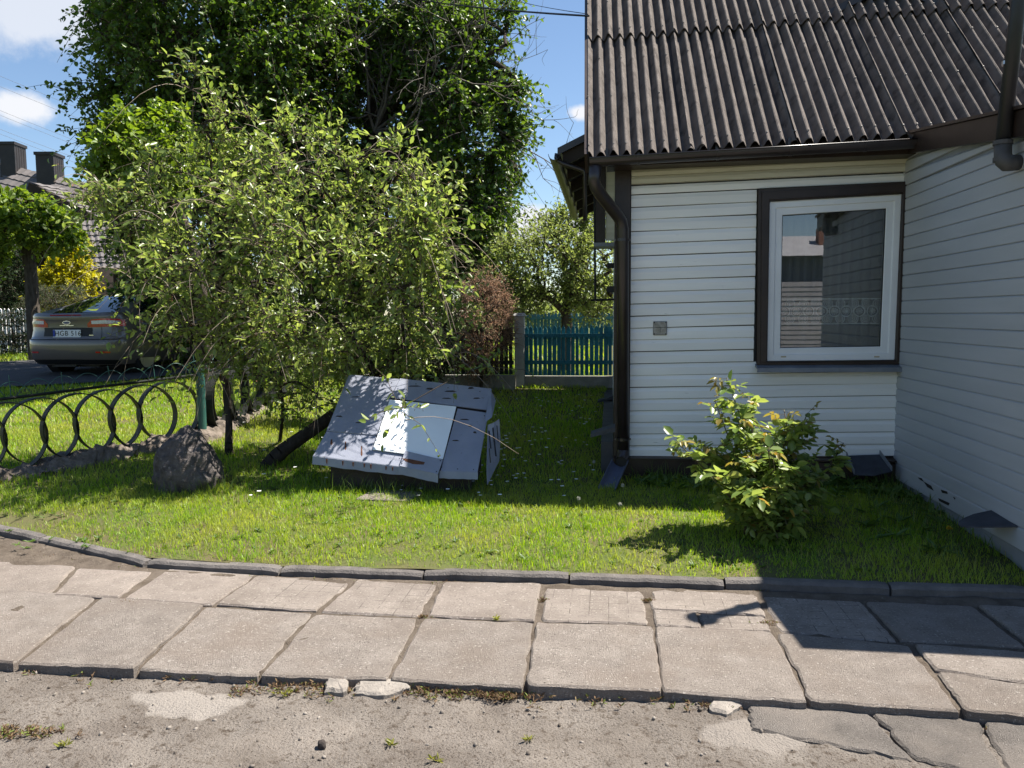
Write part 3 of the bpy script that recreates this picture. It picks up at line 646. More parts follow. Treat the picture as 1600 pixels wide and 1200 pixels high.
for e in (gL, gR):
    m = MB(); n_ = 10; up = sv.cross(d); V = [e + sv * math.cos(math.pi + math.pi*i/n_) * .064 + up * math.sin(math.pi + math.pi*i/n_) * .064 for i in range(n_+1)]
    m.prism(V, d * (.004 if e is gL else -.004)).build('gutter_end', mat['gutter'], gut)
for tt in (.055, .155, .40, .62, .84):
    p = gL.lerp(gR, tt); m = trough(p - d * .011, p + d * .011, .0665, 10, .004); m.box(p.x - .012, p.x + .012, p.y + .05, p.y + .085, p.z - .02, p.z + .09)
    m.build('gutter_bracket', mat['gutter'], gut)
# downpipe
Yp = YW - .1
pp = [gL + d * .05 + Vector((0, .0, -.05)), onY(928, 283, YR + .0), onY(931, 292, YR + .03), onY(937, 302, YR + .07), onY(965, 337, Yp - .05), onY(971, 347, Yp - .01), onY(973, 358, Yp), onY(974, 708, Yp)]
MB().tube(pp, .052, 14).build('downpipe', mat['gutter'], H, smooth=True)
dp = H.children[-1]
for py in (375, 686):
    p = onY(973, py, Yp); m = MB(); m.tube([p + Vector((0, 0, -.012)), p + Vector((0, 0, .012))], .056, 14); m.box(p.x - .07, p.x - .054, p.y - .01, p.y + .01, p.z - .008, p.z + .008); m.box(p.x + .054, p.x + .07, p.y - .01, p.y + .01, p.z - .008, p.z + .008); m.build('pipe_clamp', mat['gutter'], dp)
    for s_ in (-.066, .066): MB().box(p.x + s_ - .005, p.x + s_ + .005, p.y - .018, p.y - .0105, p.z - .005, p.z + .005).build('clamp_screw', mat['nail'], dp)
p = pp[-1]; q = [p + Vector((0, 0, .02)), p + Vector((-.004, -.02, -.03)), p + Vector((-.02, -.07, -.06))]
MB().tube(q, [.054, .054, .052], 14, cap=False).build('pipe_shoe', mat['gutter'], dp, smooth=True)
MB().tube([q[-1] + Vector((.002, .01, 0)), q[-1] + Vector((.0025, .012, 0))], .049, 14).build('pipe_mouth', mat['wire'], dp)
# square electric cover plate
px_, pz_ = wz(1031, 513)
m = MB(); m.box(px_ - .06, px_ + .06, YW - .035, YW - .018, pz_ - .06, pz_ + .062); cv = m.build('cover_plate', mat['plate'], H, bevel=.006)
m = MB(); m.box(px_ - .05, px_ + .05, YW - .0385, YW - .0345, pz_ + .006, pz_ + .0095); m.box(px_ - .0015, px_ + .0015, YW - .0385, YW - .0345, pz_ - .035, pz_ + .006); m.build('cover_rib', mat['wire'], cv)
for a in (-1, 1):
    for b in (-1, 1): MB().tube([(px_ + a * .049, YW - .039, pz_ + .001 + b * .05), (px_ + a * .049, YW - .034, pz_ + .001 + b * .05)], .006, 8).build('screw', mat['wire'], cv)
# --- tin hoods over the cellar vents
def hood(name, pts, mt, lip_=.02):
    m = MB(); m.prism(pts, (0, 0, -.008)); return m.build(name, mt, H)
a, b = onY(1322, 712, YW - .08), onY(1374, 710, YW - .08); c, d2 = onY(1393, 736, YW - .26), onY(1334, 741, YW - .26)
mid = (c + d2) / 2 + Vector((0, -.03, -.015))
hd = hood('vent_hood', [a, d2, mid, c, b], mat['hood']); hd['label'] = 'dark tin vent hood at the foot of the wall'
for u, v in ((a, d2), (b, c)): MB().prism([u, v, v + Vector((0, 0, .035)), u + Vector((0, 0, .035))], (.006, 0, 0)).build('hood_rim', mat['sill'], hd)
q = [onX(px, py, XW - .02) for px, py in ((1549, 797), (1590, 822))]
q0, q1 = q; ar = [q0]
for k in range(1, 9):
    s_ = k / 9; p = q0.lerp(q1, s_); p = p + Vector((-.26 * math.sin(math.pi * s_) ** .7, 0, -.05 * math.sin(math.pi * s_))); ar.append(p)
ar.append(q1); hood('vent_hood', ar, mat['hood'])
# vent stack on the wing wall
vt = [onX(1592, 254, XW - .02), onX(1572, 255, XW - .11), onX(1569, 252, XW - .115), onX(1567, 243, XW - .115), onX(1567, 222, XW - .115)]
MB().tube([vt[0], vt[1].lerp(vt[0], .35), vt[1], vt[2], vt[3], vt[4]], [.045, .047, .048, .048, .048, .048], 14).build('vent_elbow', mat['pipegrey'], H, smooth=True)
ve = H.children[-1]
for py in (223, 249):
    p = onX(1567, py, XW - .115); MB().tube([p + Vector((0, 0, -.012)), p + Vector((0, 0, .012))], .054, 14).build('collar', mat['pipegrey'], ve)
b0 = vt[4]; tp_ = onX(1592, 0, XW - .1); tp2 = b0 + (tp_ - b0) * 1.12
MB().tube([b0, tp_, tp2], .042, 14).build('vent_stack', mat['pipe'], H, smooth=True)
vs2 = H.children[-1]
p = onX(1579, 98, XW - .107); MB().tube([p + Vector((0, 0, -.01)), p + Vector((0, 0, .01))], .046, 14).build('steel_band', M('steel band', (.45,.48,.5), None, rough=.3, metal=.9), vs2)
MB().tube([tp2 + Vector((0, 0, .02)), tp2 + Vector((0, 0, .03)), tp2 + Vector((0, 0, .07)), tp2 + Vector((0, 0, .11))], [.03, .085, .08, .01], 14).build('vent_cap', mat['pipe'], vs2)

# --- left side wall, running away from the viewer
Y2 = 12.3
for k in range(23):
    z = .34 + k * .112; m = MB(); P = []
    for y in (YW + .125, Y2): P.append([(XL - .02, y, z + .003), (XL - .016, y, z), (XL + .02, y, z), (XL + .02, y, z + .118), (XL - .004, y, z + .118), (XL - .021, y, z + .07)])
    m.add(P[0] + P[1], [(i, (i+1) % 6, 6 + (i+1) % 6, 6 + i) for i in range(6)] + [(0,1,2,3,4,5), (11,10,9,8,7,6)]); m.build('board', mat['board'], H)
MB().box(XL + .022, XL + .2, YW + .21, Y2, .1, 3.1).build('side_core', mat['cream'], H)
MB().box(XL - .14, XL + .02, YW + .02, Y2, .1, .47).build('side_plinth', mat['plinth'], H)
MB().add([(XL - .01, YW + .15, 2.85), (XL - .01, YW + 3, 2.85), (XL - .01, YW + 3, 5.4), ], [(0, 2, 1)]).build('side_gable', mat['cream'], H)
MB().box(XL + .2, 5, Y2 - .2, Y2, .1, 3.4).build('back_wall', mat['board'], H)
for py, px in ((668, 961), (620, 958)):
    p = onX(px, py, XL - .02); m = MB()
    m.hexa([(XL - .22, p.y - .1, p.z - .07), (XL - .02, p.y - .1, p.z - .02), (XL - .02, p.y + .1, p.z - .02), (XL - .22, p.y + .1, p.z - .07)], [(XL - .22, p.y - .1, p.z - .045), (XL - .02, p.y - .1, p.z + .02), (XL - .02, p.y + .1, p.z + .02), (XL - .22, p.y + .1, p.z - .045)])
    m.build('vent_hood', mat['hood'], H)
# rear roof with overhanging eave on the left
ra = at(871, 231, 8.1); EX, EZ = ra.x, ra.z; y0, y1 = ra.y, 12.7; TP = math.tan(R(25))
def rr_(x, y, dz=0): return (x, y, EZ + (x - EX) * TP + dz)
MB().hexa([rr_(EX, y0, -.07), rr_(2.6, y0, -.07), rr_(2.6, y1, -.07), rr_(EX, y1, -.07)], [rr_(EX, y0), rr_(2.6, y0), rr_(2.6, y1), rr_(EX, y1)]).build('rear_roof', mat['gutter'], H)
MB().hexa([rr_(2.6, y0, -.07), (5.6, y0, EZ - .07), (5.6, y1, EZ - .07), rr_(2.6, y1, -.07)], [rr_(2.6, y0), (5.6, y0, EZ), (5.6, y1, EZ), rr_(2.6, y1)]).build('rear_roof', mat['gutter'], H)
for k in range(6):
    y = y0 + .05 + k * .85; MB().hexa([rr_(EX + .05, y, -.2), rr_(XL + .3, y, -.2), rr_(XL + .3, y + .07, -.2), rr_(EX + .05, y + .07, -.2)], [rr_(EX + .05, y, -.071), rr_(XL + .3, y, -.071), rr_(XL + .3, y + .07, -.071), rr_(EX + .05, y + .07, -.071)]).build('rafter', mat['darkwood'], H)
g2 = trough(Vector((EX - .03, y0 - .06, EZ - .07)), Vector((EX - .03, y1, EZ - .1)), .06).build('rear_gutter', mat['gutter'], H)
Y8 = y0 + .02
MB().tube([onY(870, 240, Y8), onY(869, 247, Y8), onY(872, 252, Y8), onY(880, 256, Y8), onY(911, 266, Y8), onY(914, 269, Y8), onY(914, 345, Y8)], .022, 10).build('rear_downpipe', mat['gutter'], H, smooth=True)
# brown boarded projection on the side wall, with cream board and sill
m = MB(); a, b = onY(931, 300, 8.6), onY(946, 378, 8.6); m.box(a.x, b.x, 8.6, 8.66, b.z, 3.35); m.build('projection_board', mat['brown'], H)
m = MB(); m.box(b.x + .002, XL - .022, 8.62, 8.68, b.z + .02, 3.35); m.build('projection_panel', mat['cream'], H)
m = MB(); m.box(a.x - .02, XL - .022, 8.55, 8.9, b.z - .05, b.z - .01); m.build('projection_sill', mat['sill'], H)
# black wire bracket
MB().tube([onY(929, 296, 8.9), onY(930, 470, 8.9)], .012, 8).build('bracket_rod', mat['wire'], H)
p = onY(923, 469, 8.9); MB().tube([p, Vector((XL - .01, p.y, p.z + .005))], .012, 8).build('bracket_arm', mat['wire'], H)
for px, py, Y in ((950, 415, 9.6), (961, 452, 7.6)):
    p = onY(px, py, Y); MB().box(XL - .1, XL - .02, Y - .03, Y + .03, p.z - .03, p.z + .03).build('outdoor_lamp', mat['wire'], H, bevel=.005)

# blue half-pipe trough under the downpipe
a, b = onY(969, 718, YW - .17), ong(948, 768); b.z += .03
trough(a, b, .075, 10, .006).build('drain_trough', M('blue grey plastic', (.11,.125,.18), (.085,.095,.14), 8, .5, .1, 40))
tag(bpy.context.scene.objects['drain_trough'], 'blue grey half-pipe trough lying in the grass under the downpipe', 'trough')

# ================================================================ CELLAR HATCH
hatch = thing('cellar_hatch', 'slanted blue grey tin-clad cellar hatch with a white panel on the lawn', 'cellar hatch', ong(620, 772))
HT = hatch
c_bl, c_br = at(490, 711, 6.45), at(746, 735, 6.25); c_tl, c_tr = at(545, 586, 7.2), at(766, 607, 7.05)
hu = (c_br - c_bl).normalized(); hv = ((c_tl - c_bl) + (c_tr - c_br)).normalized(); hv = (hv - hu * hu.dot(hv)).normalized(); hn = hu.cross(hv)
def hp(px, py, off=0):
    return plane_hit(px, py, c_bl + hn * off, hn)
def plate(name, pts, off, th, mt, parent=HT, bend=.0):
    P = [hp(*p, off) for p in pts]; m = MB(); m.prism([p - hn * th for p in P], hn * th)
    me = m.build(name, mt, parent, bevel=.002); return me
core = [hp(*p, -.02) for p in ((494, 710), (744, 734), (764, 609), (546, 588))]
MB().prism([p - hn * .05 for p in core], hn * .049).build('deck', mat['darkwood'], HT)
plate('tin_sheet', ((487, 712), (601, 703), (636, 640), (608, 625), (520, 676)) if False else ((510, 673), (588, 680), (610, 620), (624, 592), (545, 585)), .010, .012, mat['hatch'])
plate('tin_sheet', ((489, 712), (600, 725), (586, 680), (509, 674)) if False else ((489, 712), (632, 730), (640, 706), (582, 701), (588, 681), (510, 674)), .002, .014, mat['hatch'])
plate('tin_sheet', ((611, 621), (712, 634), (768, 641), (768, 607), (625, 591)), .004, .012, mat['hatch'])
plate('tin_sheet', ((688, 736), (746, 738), (763, 645), (715, 638)), .013, .013, mat['hatch'])
wp = plate('white_panel', ((582, 702), (692, 717), (713, 635), (609, 624)), .020, .008, mat['hatchwhite'])
wp['label'] = 'clean white enamel panel on the hatch'
pt = plate('patch_board', ((624, 728), (684, 741), (692, 718), (633, 704)), .034, .012, mat['hatch'])
# flaking rust marks on the patch and the edges
pr = [(628, 716), (640, 717), (664, 722), (662, 726), (645, 725), (634, 721)]
plate('rust_flake', pr, .0355, .001, mat['rust'], pt)
# cracks, flaked paint and nails
for (x, y, w_, h_, off) in ((648, 603, 22, 1.6, .0055), (672, 607, 14, 2.2, .0055), (704, 611, 20, 2, .0055), (736, 606, 10, 3, .0055), (745, 622, 12, 2, .0055), (698, 622, 16, 1.4, .0055), (712, 688, 12, 1.6, .0145), (735, 665, 7, 2, .0145), (742, 675, 6, 2.4, .0145), (726, 655, 16, 1.4, .0145), (556, 620, 16, 1.5, .0115), (530, 650, 12, 1.4, .0115), (560, 660, 10, 1.4, .0115), (518, 690, 4, 8, .0035), (540, 695, 3, 12, .0035), (565, 703, 3, 14, .0035)):
    j1 = random.uniform(-1, 1); plate('paint_crack', ((x - w_/2, y + h_/2), (x, y + h_*.7 + j1 * .3), (x + w_/2, y + h_/2 + j1), (x + w_*.2, y - h_/2), (x - w_*.3, y - h_*.4)), off, .001, mat['rust'] if h_ > 6 else mat['darkwood'])
for (x, y) in ((515, 671), (540, 674), (565, 677), (550, 592), (580, 594), (612, 598), (650, 600), (700, 606), (750, 612), (690, 730), (715, 733), (740, 734), (757, 650), (630, 706), (688, 720), (628, 724), (682, 737)):
    p = hp(x, y, .036 if 624 <= x <= 690 and y > 700 else .012); MB().tube([p, p + hn * .004], .0045, 6).build('nail', mat['wire'], HT)
# folded front rim
fl = [c_bl, hp(632, 731), hp(624, 728), hp(684, 741), hp(688, 737), c_br]
def rim(name, p0, p1, o0, drop):
    a, b = hp(*p0, o0), hp(*p1, o0); dn = (-hv * .25 - Vector((0, 0, 1)) * .9).normalized() * drop; k = (a - hv * .006, b - hv * .006)
    n_ = 8; m = MB(); V = []
    for i in range(n_ + 1):
        p = k[0].lerp(k[1], i / n_); q = p + dn * (1 + .15 * noise.noise((i * 1.7, o0 * 99, 1))) - hv * random.uniform(0, .008)
        V += [p, q, q + hv * .006, p + hv * .006]
    fs = []
    for i in range(n_):
        for c in range(4): fs.append((i*4+c, i*4+(c+1) % 4, (i+1)*4+(c+1) % 4, (i+1)*4+c))
    m.add(V, fs + [(3,2,1,0), tuple(n_*4+c for c in range(4))]); return m.build(name, mat['hatch'], HT)
rim('front_rim', (489, 712), (627, 729), .0, .065); rim('front_rim', (623, 728), (685, 741), .028, .06); rim('front_rim', (687, 736), (747, 738), .01, .05)
for k in range(7):
    x = 515 + k * 17 + random.uniform(-5, 5); y = 712 + (x - 489) * .123 + 4
    p = hp(x, y - 4, .002) - hv * .016; MB().prism([p + hu * -.006 - Vector((0,0,.0)), p + hu * .007, p + hu * .003 - Vector((0,0,random.uniform(.025,.05))), p - hu * .004 - Vector((0, 0, .03))], -hv * .003).build('rust_streak', mat['rust'], HT)
# right cheek: torn tin hanging from the side
ck = [at(766, 608, 7.05), at(774, 626, 7.0), at(768, 652, 6.6), at(757, 660, 6.55)]
MB().prism(ck, (.004, .0, 0)).build('side_sheet', mat['hatch'], HT)
fl = [at(762, 664, 6.62), at(772, 660, 6.6), at(779, 655, 6.62), at(781, 685, 6.62), at(779, 720, 6.55), at(770, 738, 6.45), at(761, 757, 6.36), at(760, 732, 6.4)]
o = MB().prism(fl, (.006, .004, 0)).build('side_sheet', mat['hatch'], HT); o['label'] = 'torn tin sheet hanging off the hatch side'
for q in (((764, 672), (766, 672), (769, 700), (767, 700)), ((770, 668), (772, 667), (777, 712), (775, 712)), ((765, 700), (766, 699), (768, 722), (767, 722)), ((777, 664), (778, 664), (780, 690), (779, 690))):
    MB().prism([at(*p, 6.38 + (p[1] < 690) * .16) + Vector((-.002, -.03, 0)) for p in q], (.002, 0, 0)).build('tear', mat['wire'], HT)
# dark brick body under the lid
g0 = gz(*ong(620, 765)[:2]) - .1
a, b, c, d_ = c_bl + hu * .1 + hv * .1, c_br - hu * .08 + hv * .1, c_tr - hu * .08 - hv * .05, c_tl + hu * .1 - hv * .05
low = [Vector((p.x, p.y, g0)) for p in (a, b, c, d_)]; MB().hexa(low, [p - hn * .08 for p in (a, b, c, d_)]).build('cellar_body', M('dark cellar brick', (.06,.05,.045), (.04,.035,.03), 8, .95, .5, 30), HT)
q = [ong(555, 783), ong(640, 786), ong(660, 772), ong(585, 768)]
MB().prism([p + Vector((0, 0, -.03)) for p in q], (0, 0, .05)).build('concrete_step', mat['slab'], HT, bevel=.006)

# ================================================================ HOOP FENCE
A = ong(-8, 750); Bp = ong(317, 689); Cc = ong(412, 637)
dirA = (Bp - A); lenA = Vector((dirA.x, dirA.y, 0)).length; dA = Vector((dirA.x, dirA.y, 0)).normalized(); nA = Vector((-dA.y, dA.x, 0))
fence = thing('hoop_fence', 'low dark fence of overlapping iron hoops along the road side', 'fence', A)
def hoop(name, c, dirv, nv, r_, wd, th, n_=40):
    m = MB(); V = []
    for k in range(n_):
        a = 2 * math.pi * k / n_; e = dirv * math.cos(a) + Vector((0, 0, 1)) * math.sin(a)
        for rr2, ww in ((r_, -wd), (r_, wd), (r_ - th, wd), (r_ - th, -wd)): V.append(c + e * rr2 + nv * ww)
    fs = [(k*4+j, ((k+1) % n_)*4+j, ((k+1) % n_)*4+(j+1) % 4, k*4+(j+1) % 4) for k in range(n_) for j in range(4)]
    return m.add(V, fs).build(name, mat['blackpaint'], fence)
r_ = .32; sp_ = .30; k = -5
while k * sp_ < lenA - .25:
    s_ = k * sp_ + .1; z = A.z + (Bp.z - A.z) * s_ / lenA; c = A + dA * s_; c = Vector((c.x, c.y, z + r_ + .045)) + nA * (.045 if k % 2 else -.045)
    hoop('hoop', c, dA, nA, r_ * random.uniform(.98, 1.02), .050, .009); k += 1
dC = Vector((Cc.x - Bp.x, Cc.y - Bp.y, 0)); lenC = dC.length; dC.normalize(); nC = Vector((-dC.y, dC.x, 0))
for k in range(int(lenC / sp_) + 4):
    s_ = .38 + k * sp_; z = Bp.z + (Cc.z - Bp.z) * s_ / lenC; c = Bp + dC * s_; c = Vector((c.x, c.y, z + r_ + .045)) + nC * (.045 if k % 2 else -.045)
    hoop('hoop', c, dC, nC, r_, .05, .009)
rz = 2 * r_ + .075
a0 = A - dA * 2.4 + Vector((0, 0, rz - .19)); b0 = Bp + Vector((0, 0, rz)); a1 = A + Vector((0, 0, rz)); c0 = Bp + dC * (lenC + 1.6) + Vector((0, 0, rz + .25))
MB().tube([a0, a1, b0], .014, 8).build('rail', mat['blackpaint'], fence, smooth=True); MB().tube([b0, c0], .012, 8).build('rail', mat['blackpaint'], fence, smooth=True)
def arches(a, b, n_, nv):
    d = (b - a); 
    for i in range(n_):
        t0, t1 = i / n_, (i + 1.55) / n_
        p, q = a + d * t0, a + d * t1; m = MB(); mid_h = .135
        pts = [p.lerp(q, k / 10) + Vector((0, 0, mid_h * math.sin(math.pi * k / 10) ** .8)) + nv * (.008 if i % 2 else -.008) for k in range(11)]
        m.tube(pts, .0035, 5); m.build('wire_arch', mat['greenpaint'], fence, smooth=True)
        if i % 2 == 0:
            u = p.lerp(q, .5); MB().tube([u, u + Vector((0, 0, .175 + random.uniform(-.02, .02))) + dA * random.uniform(-.02, .02)], .004, 5).build('wire_spike', mat['greenpaint'], fence)
arches(a0 + Vector((0, 0, .012)), a1 + Vector((0, 0, .012)), 11, nA); arches(a1 + Vector((0, 0, .012)), b0 + Vector((0, 0, .012)), 9, nA); arches(b0 + Vector((0, 0, .01)), c0, 13, nC)
# rough stone footing
def rough_strip(name, pts, wd, ht, mt, parent, seed=0, n_=60):
    m = MB(); V = []; total = len(pts) - 1; prof = [(-1.15, -.3), (-1, .35), (-.6, .85), (0, 1), (.6, .85), (1, .35), (1.1, -.3)]; q = len(prof)
    for i in range(n_ * total + 1):
        t_ = i / n_; k = min(int(t_), total - 1); p = pts[k].lerp(pts[k+1], t_ - k); d = (pts[k+1] - pts[k]); d.z = 0; d.normalize(); nv = Vector((-d.y, d.x, 0))
        for (u, h_) in prof:
            b = p + nv * u * wd; e = noise.fractal((b.x * 6, b.y * 6, h_ * 3 + seed), .8, 2, 4); s2 = noise.noise((b.x * 2.2, b.y * 2.2, seed + 7))
            V.append(b + nv * e * .09 + Vector((0, 0, h_ * ht * (1 + .5 * s2) + e * .09)))
    m.add(V, [(i*q+j, (i+1)*q+j, (i+1)*q+j+1, i*q+j+1) for i in range(n_ * total) for j in range(q - 1)])
    return m.build(name, mt, parent)
rough_strip('footing', [A - dA * 2.2 + Vector((0, 0, -.15)), A + nA * -.03, Bp + nA * -.03, Bp + dC * lenC + Vector((0, 0, .03))], .15, .12, mat['rubble'], fence)
MB().tube([Bp + Vector((0, 0, -.1)), Bp + Vector((0, 0, rz + .055))], .045, 16).build('post', mat['greenpaint'], fence)
MB().tube([Bp + Vector((0, 0, rz + .056)), Bp + Vector((0, 0, rz + .075))], [.047, .02], 16).build('post_cap', mat['greenpaint'], fence)

# ================================================================ BOULDER
bp = ong(277, 768); bm = bmesh.new(); bmesh.ops.create_icosphere(bm, subdivisions=5, radius=1)
for v in bm.verts:
    c = v.co.copy(); t_ = (c.z + 1) / 2; wx = .31 * (1 - .42 * max(0, t_ - .35)); 
    f_ = 1 + .13 * noise.fractal(c * 1.5 + Vector((3, 1, 0)), .9, 2, 3) - .16 * abs(noise.noise(c * 2.6 + Vector((1, 7, 2)))) + .05 + .035 * noise.fractal(c * 6, .9, 2, 4)
    v.co = Vector((c.x * wx * .94 * f_ + .02 * t_, c.y * .25 * f_, (c.z * .36 * f_ + .14)))
    if c.x > .1 and c.z > -.2: v.co.x -= .07 * c.z * c.x
me = bpy.data.meshes.new('boulder'); bm.to_mesh(me); bm.free()
o = link('boulder', me, mat['rock'], smooth=True); o.location = (bp.x, bp.y + .15, bp.z); o.rotation_euler = (0, 0, YAW)
tag(o, 'big rough grey boulder on the grass before the hoop fence', 'boulder')

# ================================================================ GATE AND FENCES BEHIND
def picket(x0, x1, y, z0, z1, tilt=.0, cut=1, th=.018):
    m = MB(); w_ = x1 - x0; c = .045 * cut
    return m.prism([(x0, y, z0), (x1, y, z0), (x1 + tilt, y, z1 - (c if cut > 0 else 0)), (x0 + tilt + w_ * .5, y, z1) if cut == 1 else (x1 + tilt - .01, y, z1), (x0 + tilt, y, z1 - c)], (0, th, 0))
def fence_run(name, label, cat, px0, px1, pyb, pyt, d, n_, mt, rails, gap=.22, foot=None, group=None, jit=.012):
    a, b = at(px0, pyb, d), at(px1, pyb, d); Yf = a.y; t_ = thing(name, label, cat, a, group=group)
    b = onY(px1, pyb, Yf); zt = onY((px0 + px1) / 2, pyt, Yf).z; w_ = (b.x - a.x) / n_
    for k in range(n_):
        x = a.x + k * w_; picket(x, x + w_ * (1 - gap * random.uniform(.5, 1.5)), Yf, a.z, zt + random.uniform(-jit, jit), random.uniform(-.006, .006)).build('picket', mt, t_)
    for py in rails:
        z = onY(px0, py, Yf).z; MB().box(a.x, b.x, Yf - .045, Yf - .002, z - .03, z + .03).build('rail', mt, t_)
    if foot:
        zf = onY(px0, foot, Yf).z; MB().box(a.x - .02, b.x + .02, Yf - .07, Yf + .09, zf - .3, a.z - .015).build('footing', mat['concrete'], t_)
    return t_, Yf
gate, YG = fence_run('picket_gate', 'teal picket gate between pale pillar and house corner', 'gate', 820, 958, 586, 509, 12.3, 19, mat['blue'], (524.5, 566), foot=603)
p = ong(812, 607); p = onY(812, 606, YG - .1); pil = thing('gate_pillar', 'pale concrete pillar at the left end of the teal gate', 'pillar', p)
MB().box(p.x - .075, p.x + .075, YG - .12, YG + .04, p.z - .2, onY(812, 494, YG).z).build('shaft', mat['whitepost'], pil, bevel=.01)
zt = onY(812, 494, YG).z; MB().hexa([(p.x-.1, YG-.145, zt+.001), (p.x+.1, YG-.145, zt+.001), (p.x+.1, YG+.065, zt+.001), (p.x-.1, YG+.065, zt+.001)], [(p.x-.07, YG-.11, zt+.05), (p.x+.07, YG-.11, zt+.05), (p.x+.07, YG+.03, zt+.05), (p.x-.07, YG+.03, zt+.05)]).build('cap', mat['whitepost'], pil)
fence_run('picket_fence', 'dark weathered picket fence behind the brown dried conifer', 'fence', 560, 803, 584, 512, 12.3, 33, mat['darkpicket'], (530, 566), foot=603)
fence_run('picket_fence', 'faded blue picket fence farther back behind the teal gate', 'fence', 812, 960, 540, 488, 17.0, 27, mat['blue2'], (497, 528))
p = at(893, 490, 17.2); MB().box(p.x - .05, p.x + .05, p.y, p.y + .06, p.z - .7, p.z + .15).build('fence_board', mat['whitepicket'])
tag(SC.objects['fence_board'], 'single white upright board behind the teal gate', 'board')

# ================================================================ CAR
def car():
    base = at(103, 583, 13.4); base.z = gz(base.x, base.y) + .037
    t_ = thing('parked_car', 'grey brown fastback car parked on the road seen from behind', 'car', base, YAW - R(8))
    paint = M('grey brown car paint', (.115,.097,.085), (.105,.09,.08), 2, .3, spec=.5, coat=.8); dk = M('black plastic', (.012,.012,.013), None, rough=.5)
    red = M('red lamp', (.50,.005,.008), (.38,.004,.006), 12, .2, spec=.6, coat=1.); clr = M('clear lamp', (.75,.72,.72), (.5,.47,.47), 40, .12, spec=.7, coat=1.)
    gls = M('car glass', (.012,.016,.022), None, rough=.04, spec=1., coat=1.); chrome = M('chrome', (.7,.7,.72), None, rough=.15, metal=1.)
    rub = M('tyre rubber', (.015,.015,.016), None, rough=.85)
    n_ = 3.0; b = .62; Wd = .93; Ln = 4.8
    def ztop(y):  return float(np.interp(y, [0, .18, .5, 1.2, 3.3, 3.7, 4.7, 4.8], [1.06, 1.10, 1.10, .98, .96, .98, .80, .70]))
    def half(z): return float(np.interp(z, [.2, .32, .5, .72, .95, 1.1], [.86, .91, .93, .93, .90, .86]))
    def rear(z): return float(np.interp(z, [.2, .28, .4, .58, .64, .66, .8, 1.0, 1.07, 1.12], [.12, .05, .015, .0, .02, .07, .10, .085, .055, .09]))
    def rpt(ph, z, off=0):   # ph: -90 left side .. 0 rear centre .. 90 right side
        s_, c = math.sin(ph), math.cos(ph); h = half(z); x = h * math.copysign(abs(s_) ** (2/n_), s_); y = rear(z) + b - b * abs(c) ** (2/n_)
        nv = Vector((s_, -c, 0)); return Vector((x, y, z)) + nv * off
    NP = 28; NZ = [.2, .25, .32, .42, .52, .60, .64, .655, .70, .80, .90, 1.0, 1.06, 1.12]
    m = MB(); V = []; per = 2 * NP + 1 + 16
    for iz, z in enumerate(NZ):
        f_ = (z - .2) / .92; loop = []
        for k in range(2 * NP + 1):
            p = rpt(-math.pi/2 + math.pi * k / (2*NP), z); zt_ = ztop(p.y); p.z = .2 + f_ * (zt_ - .2) if z > .95 else min(z, zt_); loop.append(p)
        for k in range(16):
            u = k / 15; h = half(z)
            if u < .45: x, y = h, .9 + (Ln - 1.2) * u / .45 * .93
            elif u < .55: x, y = h * (1 - 2 * (u - .45) / .1), Ln
            else: x, y = -h, .9 + (Ln - 1.2) * (1 - u) / .45 * .93
            zt_ = ztop(y); loop.append(Vector((x, y, .2 + f_ * (zt_ - .2))))
        V += loop
    fs = [(i*per+k, i*per+(k+1) % per, (i+1)*per+(k+1) % per, (i+1)*per+k) for i in range(len(NZ)-1) for k in range(per)]
    fs.append(tuple((len(NZ)-1)*per+k for k in range(per)))
    body = m.add(V, fs).build('body', paint, t_, local=True, smooth=True)
    # greenhouse: rows from deck to roof
    gs = [(.42, .74, 1.105), (.85, .70, 1.27), (1.3, .63, 1.41), (1.7, .585, 1.455), (2.3, .58, 1.465), (2.85, .585, 1.42), (3.7, .74, .97)]
    def roofrow(y, h, z): return [Vector((x * h, y - .0 + .10 * abs(x) ** 2 * (1 if y < 1.5 else 0), z - .05 * abs(x) ** 2.5)) for x in np.linspace(-1, 1, 11)]
    rows = [roofrow(*g_) for g_ in gs]
    def patch(name, rws, mt, parent):
        V = [v for r in rws for v in r]; q = len(rws[0]); return MB().add(V, [(i*q+j, i*q+j+1, (i+1)*q+j+1, (i+1)*q+j) for i in range(len(rws)-1) for j in range(q-1)]).build(name, mt, parent, local=True, smooth=True)
    patch('roof', rows[2:6], paint, t_); patch('windscreen', rows[5:], gls, t_)
    patch('rear_window', [r[1:-1] for r in rows[:3]], gls, t_)
    for sgn in (0, -1):
        idx_ = (0, 1) if sgn == 0 else (9, 10); patch('rear_pillar', [[r[idx_[0]], r[idx_[1]]] for r in rows[:3]], paint, t_)
        s_ = -1 if sgn == 0 else 1
        sw = [[Vector((s_ * half(.98) * .97, r[0].y if i else .75, min(ztop(r[0].y), .985))), r[0] if sgn == 0 else r[-1]] for i, r in enumerate(rows)]
        patch('side_window', sw[1:6], gls, t_)
        patch('quarter_panel', [[Vector((s_ * half(1.0) * .985, .35, 1.06)), rows[0][0 if sgn == 0 else -1]], sw[1], ], paint, t_)
    def rp2(ph0, ph1, zf0, zf1, off, k=10):   # patch on the rear skin; zf: functions of t
        rws = []
        for j in range(4):
            rws.append([rpt(R(ph0 + (ph1 - ph0) * i / k), zf0(i/k) + (zf1(i/k) - zf0(i/k)) * j / 3, off) for i in range(k + 1)])
        return rws
